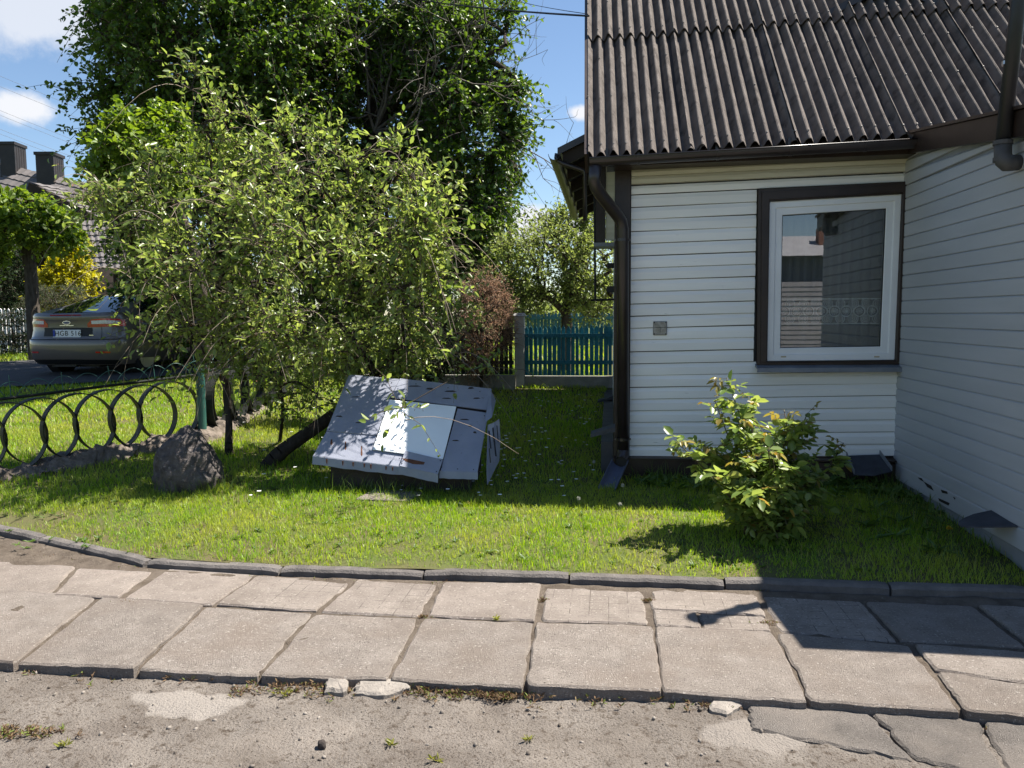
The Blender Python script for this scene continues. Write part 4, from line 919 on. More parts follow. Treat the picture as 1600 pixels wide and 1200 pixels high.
    for s_ in (1, -1):
        tl_ = patch('tail_lamp', rp2(s_*15, s_*70, lambda t: .845 + .02*t, lambda t: 1.00 - .015*t - .1*max(0, t-.8) if t > .12 else .90 + t*.8, .006), red, t_)
        patch('lamp_glass', rp2(s_*20, s_*60, lambda t: .90 + .01*t, lambda t: .965 - .02*abs(t-.4), .012), clr, tl_)
        patch('reflector', rp2(s_*26, s_*46, lambda t: .405, lambda t: .435, .006), red, t_)
    patch('number_recess', rp2(-20, 20, lambda t: .66, lambda t: .84, .002), dk, t_)
    patch('bumper_shadow', rp2(-60, 60, lambda t: .21, lambda t: .30 - .04*abs(t-.5), .006, 20), dk, t_)
    patch('bumper_seam', rp2(-62, 62, lambda t: .636, lambda t: .648, .004, 20), dk, t_)
    patch('lid_seam', rp2(31, 31.6, lambda t: .655, lambda t: .86, .003, 2), dk, t_)
    patch('brake_lamp', rp2(-11, 11, lambda t: 1.045, lambda t: 1.06, .006), red, t_)
    yb = rear(.75) - .005
    pl = MB().box(-.26, .26, yb - .012, yb, .685, .805).build('number_plate', M('plate white', (.70,.70,.72), None, rough=.4), t_, local=True, bevel=.004)
    MB().box(-.256, -.215, yb - .0145, yb - .0122, .69, .80).build('blue_band', M('plate blue', (.01,.04,.30), None, rough=.4), pl, local=True)
    MB().box(-.262, .262, yb - .016, yb - .0125, .676, .688).build('plate_holder', M('holder', (.55,.56,.6), None, rough=.4), pl, local=True)
    cu = bpy.data.curves.new('t', 'FONT'); cu.body = 'HGB 516'; cu.size = .118; cu.align_x = 'CENTER'; cu.extrude = .0006; cu.space_character = 1.12
    to = bpy.data.objects.new('t', cu); COL.objects.link(to); bpy.context.view_layer.update()
    me = bpy.data.meshes.new_from_object(to); bpy.data.objects.remove(to); me.transform(Matrix.Rotation(math.pi/2, 4, 'X')); me.transform(Matrix.Translation((.022, yb - .0145, .705)))
    link('plate_lettering', me, M('plate black', (.01,.01,.01), None, rough=.5), pl, local=True)
    e = MB(); ye = rear(.93) - .004; e.prism([(.075*math.cos(a*math.pi/10), ye, .925 + .032*math.sin(a*math.pi/10)) for a in range(20)], (0, -.008, 0)); em = e.build('badge', chrome, t_, local=True)
    MB().prism([(.064*math.cos(a*math.pi/10), ye - .0082, .925 + .024*math.sin(a*math.pi/10)) for a in range(20)], (0, -.002, 0)).build('badge_field', M('badge blue', (.02,.04,.16), None, rough=.2, coat=1.), em, local=True)
    MB().box(-.13, .13, ye - .006, ye - .002, .872, .882).build('lid_trim', chrome, t_, local=True)
    MB().box(.40, .48, rear(.72) + .012, rear(.72) + .018, .705, .717).build('model_badge', chrome, t_, local=True)
    for x in (-.79, .79):
        for y in (.95, 3.75):
            wh = MB(); s_ = 1 if x > 0 else -1
            wh.tube([(x - .105, y, .32), (x - .09, y, .32), (x + .09, y, .32), (x + .105, y, .32)], [.30, .325, .325, .30], 24); w2 = wh.build('wheel', rub, t_, local=True)
            MB().tube([(x + s_*.106, y, .32), (x + s_*.112, y, .32)], .215, 20).build('rim', M('alloy', (.35,.35,.36), None, rough=.3, metal=.8), w2, local=True)
    MB().box(-.45, .45, .25, 4.3, .16, .26).build('underbody', dk, t_, local=True)
    MB().box(-.3, .1, .12, .4, .17, .28).build('exhaust_box', dk, t_, local=True)
car()

# ================================================================ NEIGHBOUR HOUSE AT THE LEFT
nb = thing('neighbour_house', 'dark timber house with grey tiled roofs and two chimneys at the left edge', 'house', at(60, 480, 28))
def tiles(p00, p10, p01, rows_, cols, parent, name='tile_course'):
    """stepped tile courses on the roof plane p00 (left eave), p10 (right eave), p01 (left ridge)"""
    ex = (p10 - p00); es = (p01 - p00); nv = ex.cross(es).normalized(); nv = nv if nv.z > 0 else -nv
    for r_ in range(rows_):
        m = MB(); a = p00 + es * (r_ / rows_); b = p00 + es * ((r_ + 1) / rows_); q = 4 * cols; V = []
        for k in range(q + 1):
            u = k / q; w_ = .018 * math.cos(2 * math.pi * k / 4)
            V += [a + ex * u + nv * (.035 + w_), a + ex * u + nv * (-.01), b + ex * u + nv * (.006 + w_ * .6)]
        m.add(V, [(k*3+1, k*3+4, k*3+3, k*3) for k in range(q)] + [(k*3, k*3+3, k*3+5, k*3+2) for k in range(q)]); m.build(name, mat['tileroof'], parent)
# main roof slope
rA, rB = at(-140, 222, 30), at(150, 290, 26.5); dn = Vector((-.35, -.72, -.72)).normalized() * 5.2
up_ = (rB - rA)
tiles(rA + dn, rB + dn, rA, 17, 30, nb)
MB().prism([rA + dn * 1.0 - Vector((0, 0, .05)), rB + dn - Vector((0, 0, .05)), rB - Vector((0, 0, .05)), rA - Vector((0, 0, .05))], (0, 0, -.12)).build('roof_deck', mat['darkwood'], nb)
MB().prism([rA - Vector((0, 0, .06)), rB - Vector((0, 0, .06)), rB - dn.cross(Vector((0,0,1))).cross(dn) * 0 + Vector((2.2, 4.2, -3.4)), rA + Vector((2.2, 4.2, -3.4))], (0, 0, -.1)).build('back_slope', mat['tileroof'], nb)
# cross gable with dark verge
gA, gB = at(46, 284, 25.2), at(146, 338, 25.6); gd = Vector((.75, 5.2, .0))
tiles(gB, gB + gd, gA, 9, 14, nb)
MB().prism([gA + Vector((0, -.02, -.02)), gB + Vector((0, -.02, -.02)), gB + Vector((.02, 0, -.2)), at(60, 330, 25.3), gA + Vector((-.1, 0, -.2))], (0, .12, 0)).build('verge_board', mat['darkwood'], nb)
MB().prism([at(48, 288, 25.9), at(148, 345, 26), at(148, 480, 26), at(30, 480, 26)], (.3, 3.5, 0)).build('wall', mat['darkwood'], nb)
# low porch roof
lA, lB = at(118, 352, 24.6), at(190, 415, 24.2); 
tiles(at(112, 420, 23.6), at(235, 420, 23.2), at(100, 345, 25.4), 9, 12, nb)
MB().box(at(118, 420, 24).x, at(230, 420, 24).x, 24.0, 26.0, .6, at(150, 423, 24).z).build('porch_wall', mat['darkwood'], nb)
MB().box(at(-150, 420, 27.5).x, at(60, 420, 27.5).x, at(0, 420, 27.5).y, at(0, 420, 27.5).y + 4, .5, at(0, 330, 27.5).z).build('wall', mat['darkwood'], nb)
for (x0, x1, x2, yt, yb, d) in ((-2, 22, 40, 226, 275, 27.5), (55, 83, 99, 242, 290, 26.8)):
    a, b, c = at(x0, yt, d), at(x1, yt, d - .0), at(x2, yt, d + .7); zb = at(x0, yb + 25, d).z; e = a + (c - b)
    ch = MB().hexa([Vector((p.x, p.y, zb - .6)) for p in (a, b, c, e)], [Vector((p.x, p.y, a.z)) for p in (a, b, c, e)]).build('chimney', mat['chimney'], nb)
    cc_ = (a + c) / 2
    MB().hexa([Vector((cc_.x + (p.x - cc_.x)*1.12, cc_.y + (p.y - cc_.y)*1.12, a.z + .002)) for p in (a, b, c, e)], [Vector((cc_.x + (p.x - cc_.x)*1.12, cc_.y + (p.y - cc_.y)*1.12, a.z + .1)) for p in (a, b, c, e)]).build('chimney_cap', mat['chimney'], ch)
    for i in range(1, 5):
        for (u, v) in ((b, c),):
            p = u.lerp(v, i / 5); MB().box(p.x - .012, p.x + .012, p.y - .03, p.y + .0, zb, a.z - .005).build('seam', mat['chimney'], ch)
# white picket fence
fence_run('picket_fence', 'white picket fence behind the parked car at the left edge', 'fence', -130, 60, 552, 482, 19.5, 30, mat['whitepicket'], (497, 538), gap=.3)

# ================================================================ BUILDING ACROSS THE YARD (mirrored in the window)
shed = thing('storage_shed', 'pale sided shed across the yard, reflected in the window', 'shed', (6.5, -10.2, 0))
for k in range(17):
    z = .15 + k * .14; MB().prism([(2.5, -10, z), (2.5, -9.978, z + .004), (2.5, -9.99, z + .138), (2.5, -10, z + .138)], (9, 0, 0)).build('siding_board', mat['shedwall'], shed)
MB().box(2.5, 11.5, -14, -10.01, -.1, 2.5).build('core', mat['dark'], shed)
MB().box(2.2, 11.8, -13.5, -10.6, 2.5, 3.35).build('upper_wall', M('grey wall', (.16,.17,.18), (.13,.14,.15), 3, .8), shed)
m = MB(); m.prism([(2.0, -10.2, 3.3), (2.0, -12.2, 4.05), (2.0, -14, 3.3)], (10, 0, 0)); m.build('roof', M('pale metal roof', (.42,.41,.42), (.34,.33,.34), 3, .5), shed)
MB().box(6.3, 6.6, -11.6, -11.2, 3.4, 4.2).build('chimney', M('brick red', (.25,.11,.07), (.2,.09,.06), 10, .9), shed)

# ================================================================ VEGETATION
def nrm(a): return a / np.maximum(np.linalg.norm(a, axis=-1, keepdims=True), 1e-9)
def leaves(P, A, Nv, S, ratio=.5, fold=.18, droop=.12):
    """six-point leaf blades folded along the midrib; P base, A axis, Nv normal, S length"""
    A = nrm(A); Nv = nrm(Nv - A * (Nv * A).sum(-1, keepdims=True)); Sd = np.cross(A, Nv); S = S[:, None]; W = S * ratio * .5
    tip = P + A * S - Nv * S * droop; u = Nv * W * fold * 2
    V = np.stack([P, P + A*S*.28 + Sd*W*.86 + u, P + A*S*.66 + Sd*W*.80 + u*.8 - Nv*S*droop*.4, tip, P + A*S*.66 - Sd*W*.80 + u*.8 - Nv*S*droop*.4, P + A*S*.28 - Sd*W*.86 + u], 1)
    n_ = len(P); b = np.arange(n_)[:, None] * 6
    F = np.concatenate([b + np.array([[0, 3, 2, 1]]), b + np.array([[0, 5, 4, 3]])], 1).reshape(-1, 4)
    return V.reshape(-1, 3), F
def frusta(P0, P1, R0, R1, n_=5):
    P0, P1 = np.asarray(P0, float), np.asarray(P1, float); t = nrm(P1 - P0); ref = np.where(np.abs(t[:, 2:3]) < .9, np.array([[0, 0, 1.]]), np.array([[1., 0, 0]])); u = nrm(np.cross(t, ref)); v = np.cross(t, u)
    a = np.arange(n_) * 2 * np.pi / n_; c = (u[:, None] * np.cos(a)[None, :, None] + v[:, None] * np.sin(a)[None, :, None])
    V = np.concatenate([P0[:, None] + c * np.asarray(R0)[:, None, None], P1[:, None] + c * np.asarray(R1)[:, None, None]], 1)
    b = np.arange(len(P0))[:, None] * (2 * n_); k = np.arange(n_); f = np.stack([k, (k+1) % n_, n_ + (k+1) % n_, n_ + k], -1)
    return V.reshape(-1, 3), (b[:, :, None] + f[None]).reshape(-1, 4)
def smooth_path(pts, k=5):
    pts = [Vector(p) for p in pts]; out = []
    for i in range(len(pts) - 1):
        p0, p1, p2, p3 = pts[max(i-1, 0)], pts[i], pts[i+1], pts[min(i+2, len(pts)-1)]
        for j in range(k):
            t = j / k; out.append(.5 * ((2*p1) + (p2-p0)*t + (2*p0-5*p1+4*p2-p3)*t*t + (3*p1-p0-3*p2+p3)*t**3))
    return out + [pts[-1]]
def blob(px, py, d, rx, rz, n_, ry=None, q=None):
    c = at(px, py, d); s = d / FPX; return (np.array(c), np.array([rx * s, (ry if ry else .8 * min(rx, rz) * s), rz * s]), n_)
def tree(name, label, cat, trunks, blobs, leafmat, barkmat='bark', twig=.35, twigs=7, per=8, size=.06, ratio=.5, rng=None, shell=.55,
         group=None, up=.25, twigmat='twig', tiprad=.004, droop=.12, spread=.9, bare=0, outward=.5, nvar=.6, flower=None, arcs=0, twr=.0022, sunfade=0):
    rng = rng or np.random.default_rng(abs(hash(label)) % 1000)
    base = Vector(trunks[0][0][0]); T = thing(name, label, cat, base, group=group)
    pos, par, rad = [], [], []
    for tr_ in trunks:
        pts = smooth_path([p for p, _ in tr_], 4); rs = np.interp(np.linspace(0, len(tr_) - 1, len(pts)), range(len(tr_)), [r for _, r in tr_])
        first = -1
        if pos and len(tr_) and tr_[0][1] < 0: pass
        for i, p in enumerate(pts):
            par.append(first if i == 0 else len(pos) - 1); pos.append(np.array(p)); rad.append(rs[i])
    ntr = len(pos)
    C = []
    for c, r_, n_ in blobs:
        v = nrm(rng.normal(size=(n_, 3))); s = rng.uniform(shell, 1, (n_, 1)) ** (1/2.); C.append(c + v * s * r_)
    C = np.concatenate(C); cen = np.mean(C, 0)
    order = np.argsort(np.linalg.norm(C - np.array(pos[ntr - 1]), axis=1)); C = C[order]
    wt = [0] * ntr; tips = []
    for c in C:
        Pn = np.array(pos); dd = np.linalg.norm(Pn - c, axis=1) + .8 * np.maximum(0, Pn[:, 2] - c[2]); 
        k = int(np.argmin(dd)); p0 = Pn[k]; ln = np.linalg.norm(c - p0)
        if ln < .03: tips.append(k); continue
        ns = max(2, min(6, int(ln / .22) + 1)); mid = (p0 + c) / 2 + rng.normal(size=3) * ln * .10 + np.array([0, 0, ln * .10]); prev = k
        for j in range(1, ns + 1):
            t = j / ns; q = (1-t)**2 * p0 + 2*t*(1-t) * mid + t*t * c; pos.append(q); par.append(prev); rad.append(0); prev = len(pos) - 1; wt.append(0)
        tips.append(prev)
    for k in tips:
        while k >= 0: wt[k] += 1; k = par[k]
    rad = np.array([r_ if i < ntr else tiprad * (max(wt[i], 1) ** .5) for i, r_ in enumerate(rad)]); pos = np.array(pos); par = np.array(par)
    for i in range(len(par)):
        if par[i] >= 0 and rad[i] > rad[par[i]]: rad[i] = rad[par[i]]
    e = np.where(par >= 0)[0]; V1, F1 = frusta(pos[par[e]], pos[e], rad[par[e]], rad[e], 7)
    link('trunk', np_mesh('trunk', V1, F1, 4), mat[barkmat], T, smooth=True)
    # twigs
    n_ = len(C) * twigs; o_ = np.repeat(C, twigs, 0) + rng.normal(size=(n_, 3)) * .02
    out = nrm(o_ - cen); d = nrm(rng.normal(size=(n_, 3)) * spread + out * outward + np.array([0, 0, up])); ln = twig * rng.uniform(.45, 1.25, (n_, 1))
    sag = np.array([0, 0, -1]) * ln * .22; side = rng.normal(size=(n_, 3)) * ln * .1
    q1 = o_ + d * ln * .5 + side; q2 = o_ + d * ln + sag + side * 1.4
    rr0 = np.full(n_, twr * 1.5); Va, Fa = frusta(o_, q1, rr0, rr0 * .75, 3); Vb, Fb = frusta(q1, q2, rr0 * .75, rr0 * .4, 3)
    V = np.concatenate([Va, Vb]); F = np.concatenate([Fa, Fb + len(Va)])
    tw = link('twigs', np_mesh('twigs', V, F, 4), mat[twigmat], T); tw['kind'] = 'stuff'
    if bare: return T
    t = np.tile((np.arange(per) + .6) / per, n_) + rng.uniform(-.06, .06, n_ * per); ii = np.repeat(np.arange(n_), per); t = np.clip(t, .05, 1)[:, None]
    P = np.where(t < .5, o_[ii] + (q1 - o_)[ii] * t * 2, q1[ii] + (q2 - q1)[ii] * (t * 2 - 1))
    ax = nrm(d[ii] * .55 + rng.normal(size=P.shape) * .75 + np.array([0, 0, -.12])); Nn = nrm(rng.normal(size=P.shape) * nvar + np.array([0, 0, 1.]) + d[ii] * .2)
    S = size * rng.uniform(.42, 1.3, len(P)); keep = rng.uniform(size=len(P)) < .93
    V, F = leaves(P[keep], ax[keep], Nn[keep], S[keep], ratio, droop=droop)
    cr = link('crown', np_mesh('crown', V, F, 4), leafmat, T); cr['kind'] = 'stuff'
    if arcs:
        k = rng.integers(0, len(C), arcs); p = C[k] + rng.normal(size=(arcs, 3)) * .06; dd = nrm(rng.normal(size=(arcs, 3)) * .7 + nrm(p - cen) * .5 + np.array([0, 0, .55])); ll = rng.uniform(.3, .85, (arcs, 1)); Va, Fa = [], []; off = 0; prev = p
        sd_ = rng.normal(size=(arcs, 3)) * .12
        for j in range(1, 7):
            t_ = j / 6; q = p + dd * ll * t_ + sd_ * t_ * t_ + np.array([0, 0, -1.]) * ll * .75 * t_ ** 2.4; v_, f_ = frusta(prev, q, np.full(arcs, .0034 * (1.1 - t_ * .6)), np.full(arcs, .0034 * (1 - t_ * .6)), 3); Va.append(v_); Fa.append(f_ + off); off += len(v_); prev = q
        o_2 = link('arching_twigs', np_mesh('arching_twigs', np.concatenate(Va), np.concatenate(Fa), 4), mat['paletwig'], T); o_2['kind'] = 'stuff'
    if flower:
        k = rng.integers(0, len(P), flower); V, F = leaves(P[k] + rng.normal(size=(flower, 3)) * .015, rng.normal(size=(flower, 3)) + np.array([0, 0, -.5]), rng.normal(size=(flower, 3)), rng.uniform(.012, .028, flower), .35)
        fl_ = link('withered_blossom', np_mesh('withered_blossom', V, F, 4), M('withered blossom', (.20,.085,.04), (.28,.15,.07), 30, .8), T); fl_['kind'] = 'stuff'
    return T

mat['paletwig'] = M('pale twig', (.30,.245,.20), (.17,.13,.10), 10, .8)
L_cherry = MLEAF('cherry leaf', (.105,.165,.034), (.235,.295,.080), .45, rough=.34, spec=.5)
L_linden = MLEAF('linden leaf', (.036,.080,.012), (.100,.170,.026), .38, rough=.42, spec=.45)
L_apple = MLEAF('apple leaf', (.115,.160,.042), (.21,.265,.075), .42, rough=.5)
L_maple = MLEAF('globe maple leaf', (.075,.140,.016), (.155,.225,.032), .40, rough=.45)
L_yellow = MLEAF('golden leaf', (.27,.27,.014), (.40,.38,.03), .35, rough=.5)
L_dark = MLEAF('dark evergreen', (.012,.026,.010), (.025,.045,.015), .15, rough=.6, spec=.2)
L_pine = MLEAF('grey green needle', (.055,.075,.040), (.085,.105,.055), .2, rough=.6, spec=.2)
L_brown = MLEAF('dried conifer', (.23,.145,.092), (.40,.28,.185), .25, rough=.8, spec=.1)
L_rose = MLEAF('rose leaf', (.10,.165,.036), (.215,.27,.072), .42, rough=.32, spec=.5, cc=(.22,.17,.045), pc=.03)

B = lambda *a, **k: blob(*a, **k)
# --- cherry with the upright stem
g = ong(358, 712)
tree('cherry_tree', 'leafy cherry tree with a straight thin stem beside the boulder', 'tree',
     [[(g + Vector((0, 0, -.05)), .045), (g + Vector((.0, 0, .12)), .04), (at(357, 640, 7.9), .032), (at(350, 560, 7.95), .03), (at(345, 470, 8.0), .026), (at(330, 370, 8.0), .02), (at(330, 250, 7.9), .012)],
      [(at(350, 545, 7.95), .02), (at(300, 470, 7.8), .016), (at(240, 400, 7.7), .010)]],
     [B(285, 345, 7.7, 88, 85, 32), B(305, 450, 7.2, 75, 80, 30, ry=.6), B(365, 400, 7.5, 90, 115, 32, ry=.8), B(350, 285, 7.8, 70, 45, 15), B(345, 205, 7.7, 28, 35, 6), B(305, 135, 7.6, 8, 30, 3), B(195, 335, 7.6, 38, 36, 7), B(330, 530, 7.3, 60, 42, 11), B(150, 300, 7.6, 20, 12, 3), B(235, 275, 7.6, 20, 25, 3), B(430, 210, 7.7, 22, 30, 3), B(385, 180, 7.6, 10, 25, 2), B(235, 405, 7.6, 48, 60, 10), B(245, 500, 7.6, 30, 40, 3)],
     L_cherry, twig=.44, twigs=6, per=8, size=.071, ratio=.48, up=.45, flower=1900, arcs=170, nvar=.95, rng=np.random.default_rng(3))
# --- leaning cherry behind the hatch
g = ong(415, 727)
tree('cherry_tree', 'old cherry tree with a thick leaning trunk behind the cellar hatch', 'tree',
     [[(g + Vector((-.02, 0, -.06)), .085), (at(440, 706, 7.35), .07), (at(500, 664, 7.5), .062), (at(560, 617, 7.75), .058), (at(597, 580, 7.9), .055), (at(625, 530, 7.9), .046), (at(632, 470, 7.95), .036), (at(612, 410, 7.95), .03), (at(605, 340, 8.0), .02), (at(595, 280, 8.0), .012)],
      [(at(590, 590, 7.88), .04), (at(560, 540, 7.9), .03), (at(500, 470, 7.8), .022), (at(450, 390, 7.7), .012)]],
     [B(480, 335, 7.4, 105, 78, 36, ry=.7), B(575, 390, 7.9, 100, 92, 40), B(480, 450, 7.0, 105, 95, 36, ry=.6), B(625, 470, 7.8, 66, 80, 24), B(570, 280, 7.9, 90, 35, 14), B(430, 545, 7.1, 80, 42, 13), B(662, 400, 8.1, 38, 70, 14), B(405, 255, 7.8, 55, 32, 9), B(555, 550, 7.75, 80, 40, 13), B(650, 415, 7.05, 36, 75, 24), B(640, 350, 7.1, 40, 40, 11), B(690, 520, 8.0, 50, 55, 4), B(715, 560, 6.9, 50, 30, 3), B(622, 640, 6.0, 8, 12, 1), B(520, 235, 7.6, 25, 18, 3), B(600, 240, 7.7, 30, 15, 3), B(650, 275, 7.6, 20, 20, 3), B(700, 330, 7.7, 15, 20, 2)],
     L_cherry, twig=.44, twigs=6, per=8, size=.071, ratio=.48, up=.35, flower=2400, arcs=230, nvar=.95, rng=np.random.default_rng(5))
g = ong(436, 690)
tree('cherry_sapling', 'slim cherry sapling growing against the leaning trunk', 'sapling',
     [[(g + Vector((0, 0, -.05)), .02), (at(442, 640, 7.9), .018), (at(438, 590, 7.9), .016), (at(455, 530, 7.9), .012)]],
     [B(440, 560, 7.7, 60, 50, 22), B(470, 620, 7.6, 55, 40, 14)], L_cherry, twig=.24, twigs=6, per=7, size=.055, rng=np.random.default_rng(8))
# --- great linden trees
g = at(360, 520, 17.0); g.z = gz(g.x, g.y)
tree('linden_tree', 'huge dark linden tree towering behind the cherry trees', 'tree',
     [[(g, .42), (at(365, 400, 17), .36), (at(370, 250, 17), .3), (at(380, 100, 17), .22), (at(390, -60, 17), .12)], [(at(366, 330, 17), .2), (at(280, 180, 16.4), .13), (at(230, 80, 16), .08)], [(at(368, 280, 17), .2), (at(460, 150, 16.6), .13), (at(500, 40, 16.4), .08)]],
     [B(330, 60, 15.2, 175, 150, 260, ry=2.4), B(450, 90, 15.0, 110, 130, 170, ry=1.9), B(390, 240, 15.0, 165, 100, 190, ry=1.9), B(250, 110, 14.9, 85, 75, 75), B(200, 25, 15, 45, 50, 25), B(470, 300, 14.8, 80, 100, 90), B(150, 145, 15, 45, 17, 9), B(350, -160, 15.5, 200, 160, 190, ry=2.5), B(170, 215, 15, 35, 30, 14), B(300, 360, 15, 130, 70, 60)],
     L_linden, twig=.62, twigs=9, per=11, size=.088, ratio=.82, up=-.05, droop=.2, tiprad=.012, twr=.004, rng=np.random.default_rng(13), shell=.35)
g = at(575, 520, 16.0); g.z = gz(g.x, g.y)
tree('linden_tree', 'linden tree with drooping sunlit foliage and bare grey branches beside the house gap', 'tree',
     [[(g, .34), (at(578, 400, 16), .3), (at(580, 280, 16), .26), (at(590, 150, 16), .2), (at(610, 20, 16), .14), (at(620, -100, 16), .08)], [(at(585, 210, 16), .13), (at(640, 130, 15.4), .1), (at(720, 105, 15), .06), (at(790, 70, 14.8), .03)]],
     [B(730, 230, 15.4, 85, 120, 150, ry=1.3), B(740, 345, 15.2, 60, 75, 80, ry=1.), B(690, 100, 15.8, 90, 100, 160, ry=1.4), B(630, 20, 16.2, 120, 110, 150), B(600, 330, 15.8, 120, 110, 140, ry=1.4), B(600, 190, 16.6, 80, 110, 120), B(690, 400, 15.4, 90, 40, 45), B(800, 165, 15, 22, 60, 18), B(780, 30, 15.6, 25, 40, 8)],
     L_linden, twig=.55, twigs=9, per=11, size=.085, ratio=.82, up=-.1, droop=.2, tiprad=.011, twr=.004, rng=np.random.default_rng(17), shell=.4)
# bare dead limb in front of it
g = at(585, 215, 15.0)
T = SC.objects['linden_tree.001']
def dead(p0, tips_, r0, seed):
    rng = np.random.default_rng(seed); segs = []
    def grow(p, d, ln, r_, dep):
        n_ = 5; q = p
        for i in range(n_):
            d = nrm(d + rng.normal(size=3) * .16 + np.array([0, 0, .03])); q2 = q + d * ln / n_; segs.append((q, q2, r_ * (1 - .12*i), r_ * (1 - .12*(i+1)))); q = q2
            if dep > 0 and rng.uniform() < .85:
                s = nrm(d + rng.normal(size=3) * .75); grow(q, s, ln * rng.uniform(.45, .7), r_ * .5, dep - 1)
    for t_ in tips_: v = np.array(t_ - p0); grow(np.array(p0), nrm(v), np.linalg.norm(v), r0, 3)
    s = segs; return frusta(np.array([a[0] for a in s]), np.array([a[1] for a in s]), np.array([a[2] for a in s]), np.array([a[3] for a in s]), 4)
V, F = dead(at(585, 205, 15.2), [at(650, 115, 14.4), at(790, 75, 14.2), at(815, 165, 14.2), at(640, 20, 14.4), at(700, 200, 14.2), at(570, 60, 14.4), at(740, 30, 14.6), at(640, 270, 14.3)], .035, 4)
o = link('dead_branches', np_mesh('dead_branches', V, F, 4), mat['deadtwig'], T); o['kind'] = 'stuff'; o['label'] = 'bare grey dead branches'
# --- apple tree behind the gate
g = at(884, 545, 14.2); g.z = gz(g.x, g.y)
tree('apple_tree', 'spreading apple tree behind the teal gate', 'tree',
     [[(g, .12), (at(886, 505, 14.2), .10), (at(884, 488, 14.2), .095), (at(888, 455, 14.2), .06), (at(893, 420, 14.2), .04)], [(at(884, 490, 14.2), .07), (at(862, 470, 14), .05), (at(835, 460, 13.8), .035), (at(800, 470, 13.7), .02)], [(at(886, 488, 14.2), .06), (at(900, 475, 14), .045), (at(930, 478, 13.8), .03)]],
     [B(860, 410, 14, 75, 55, 110, ry=1.), B(805, 420, 13.9, 50, 55, 60), B(920, 420, 13.8, 50, 65, 70), B(890, 370, 14.2, 40, 40, 40), B(930, 470, 13.6, 40, 35, 35), B(805, 465, 13.8, 55, 30, 35), B(900, 340, 14.2, 26, 25, 14), B(845, 360, 14.2, 26, 22, 9), B(930, 350, 14, 22, 40, 14)],
     L_apple, 'barkg', twig=.38, twigs=6, per=8, size=.068, ratio=.55, up=.5, tiprad=.006, rng=np.random.default_rng(19))
# --- smaller plants
def bush(name, label, cat, px, py, d, blobs, lm, **k):
    g = at(px, py, d); g.z = gz(g.x, g.y); c = blobs[0][0]
    return tree(name, label, cat, [[(g, .03), (Vector((g.x, g.y, (g.z + c[2]) / 2)), .025), (Vector((g.x, g.y, c[2])), .015)]], blobs, lm, **k)
bush('dried_conifer', 'brown dried-out conifer beside the pale gate pillar', 'conifer', 752, 600, 11.7, [B(752, 505, 11.7, 46, 72, 150, ry=.42), B(745, 560, 11.7, 40, 35, 45), B(757, 450, 11.7, 26, 30, 35), B(790, 500, 11.6, 14, 45, 25)],
     L_brown, twig=.2, twigs=7, per=9, size=.035, ratio=.28, up=.6, shell=.3, tiprad=.003, rng=np.random.default_rng(23), barkmat='barkg')
bush('evergreen_shrub', 'dark evergreen shrub behind the cellar hatch', 'shrub', 665, 600, 11.3, [B(668, 520, 11.4, 50, 80, 110, ry=.6), B(640, 560, 11.2, 60, 40, 60)],
     L_dark, twig=.24, twigs=7, per=9, size=.05, ratio=.4, up=.5, shell=.3, rng=np.random.default_rng(29))
bush('leafy_shrub', 'light green shrub filling the gap under the old cherry', 'shrub', 560, 610, 9.6, [B(610, 545, 9.4, 70, 45, 60), B(500, 560, 9.4, 80, 40, 60)], L_cherry, twig=.26, twigs=6, per=8, size=.06, ratio=.6, rng=np.random.default_rng(31))
for k, (px, w_) in enumerate(((300, 120), (470, 130))):
    bush('hedge_shrub', ('dense dark shrub by the road behind the upright cherry', 'dense dark shrub by the road behind the leaning cherry')[k], 'shrub', px, 560, 14.8, [B(px, 470, 15.2, w_, 85, 200, ry=.9)], L_linden, twig=.4, twigs=7, per=8, size=.10, ratio=.6, shell=.2, rng=np.random.default_rng(37 + k))
g = at(52, 500, 17.2); g.z = gz(g.x, g.y)
tree('globe_maple', 'small round-headed maple with a bare trunk behind the parked car', 'tree', [[(g, .15), (at(50, 470, 17.2), .14), (at(47, 420, 17.2), .13), (at(42, 385, 17.2), .13), (at(40, 340, 17.2), .08)]],
     [B(35, 345, 17, 66, 40, 120, ry=.9), B(92, 362, 16.8, 30, 26, 28), B(-25, 370, 16.8, 45, 40, 50)], L_maple, 'barkg', twig=.3, twigs=7, per=8, size=.11, ratio=.8, up=.1, tiprad=.008, shell=.5, rng=np.random.default_rng(41))
g = at(318, 520, 12.2); g.z = gz(g.x, g.y)
tree('globe_maple', 'bright green maple crown showing above the upright cherry', 'tree', [[(g, .14), (at(312, 430, 12.2), .08), (at(280, 330, 12.2), .07), (at(235, 260, 12.2), .04)]],
     [B(230, 245, 12, 70, 58, 120, ry=.8), B(185, 285, 12, 32, 40, 36), B(260, 200, 12, 28, 22, 16)], L_maple, 'barkg', twig=.3, twigs=7, per=8, size=.085, ratio=.8, up=.1, tiprad=.006, rng=np.random.default_rng(43))
bush('golden_shrub', 'golden yellow shrub left of the neighbour house porch', 'shrub', 100, 500, 20.5, [B(112, 440, 20.5, 30, 48, 90, ry=.6), B(78, 455, 20.3, 26, 40, 60), B(128, 405, 20.4, 12, 35, 22)], L_yellow, twig=.28, twigs=7, per=8, size=.09, ratio=.6, up=.8, rng=np.random.default_rng(47))
bush('pine_shrub', 'grey green dwarf pine between car and golden shrub', 'shrub', 90, 510, 18.6, [B(90, 475, 18.6, 50, 28, 70, ry=.6)], L_pine, twig=.25, twigs=7, per=10, size=.07, ratio=.16, up=.6, rng=np.random.default_rng(53))
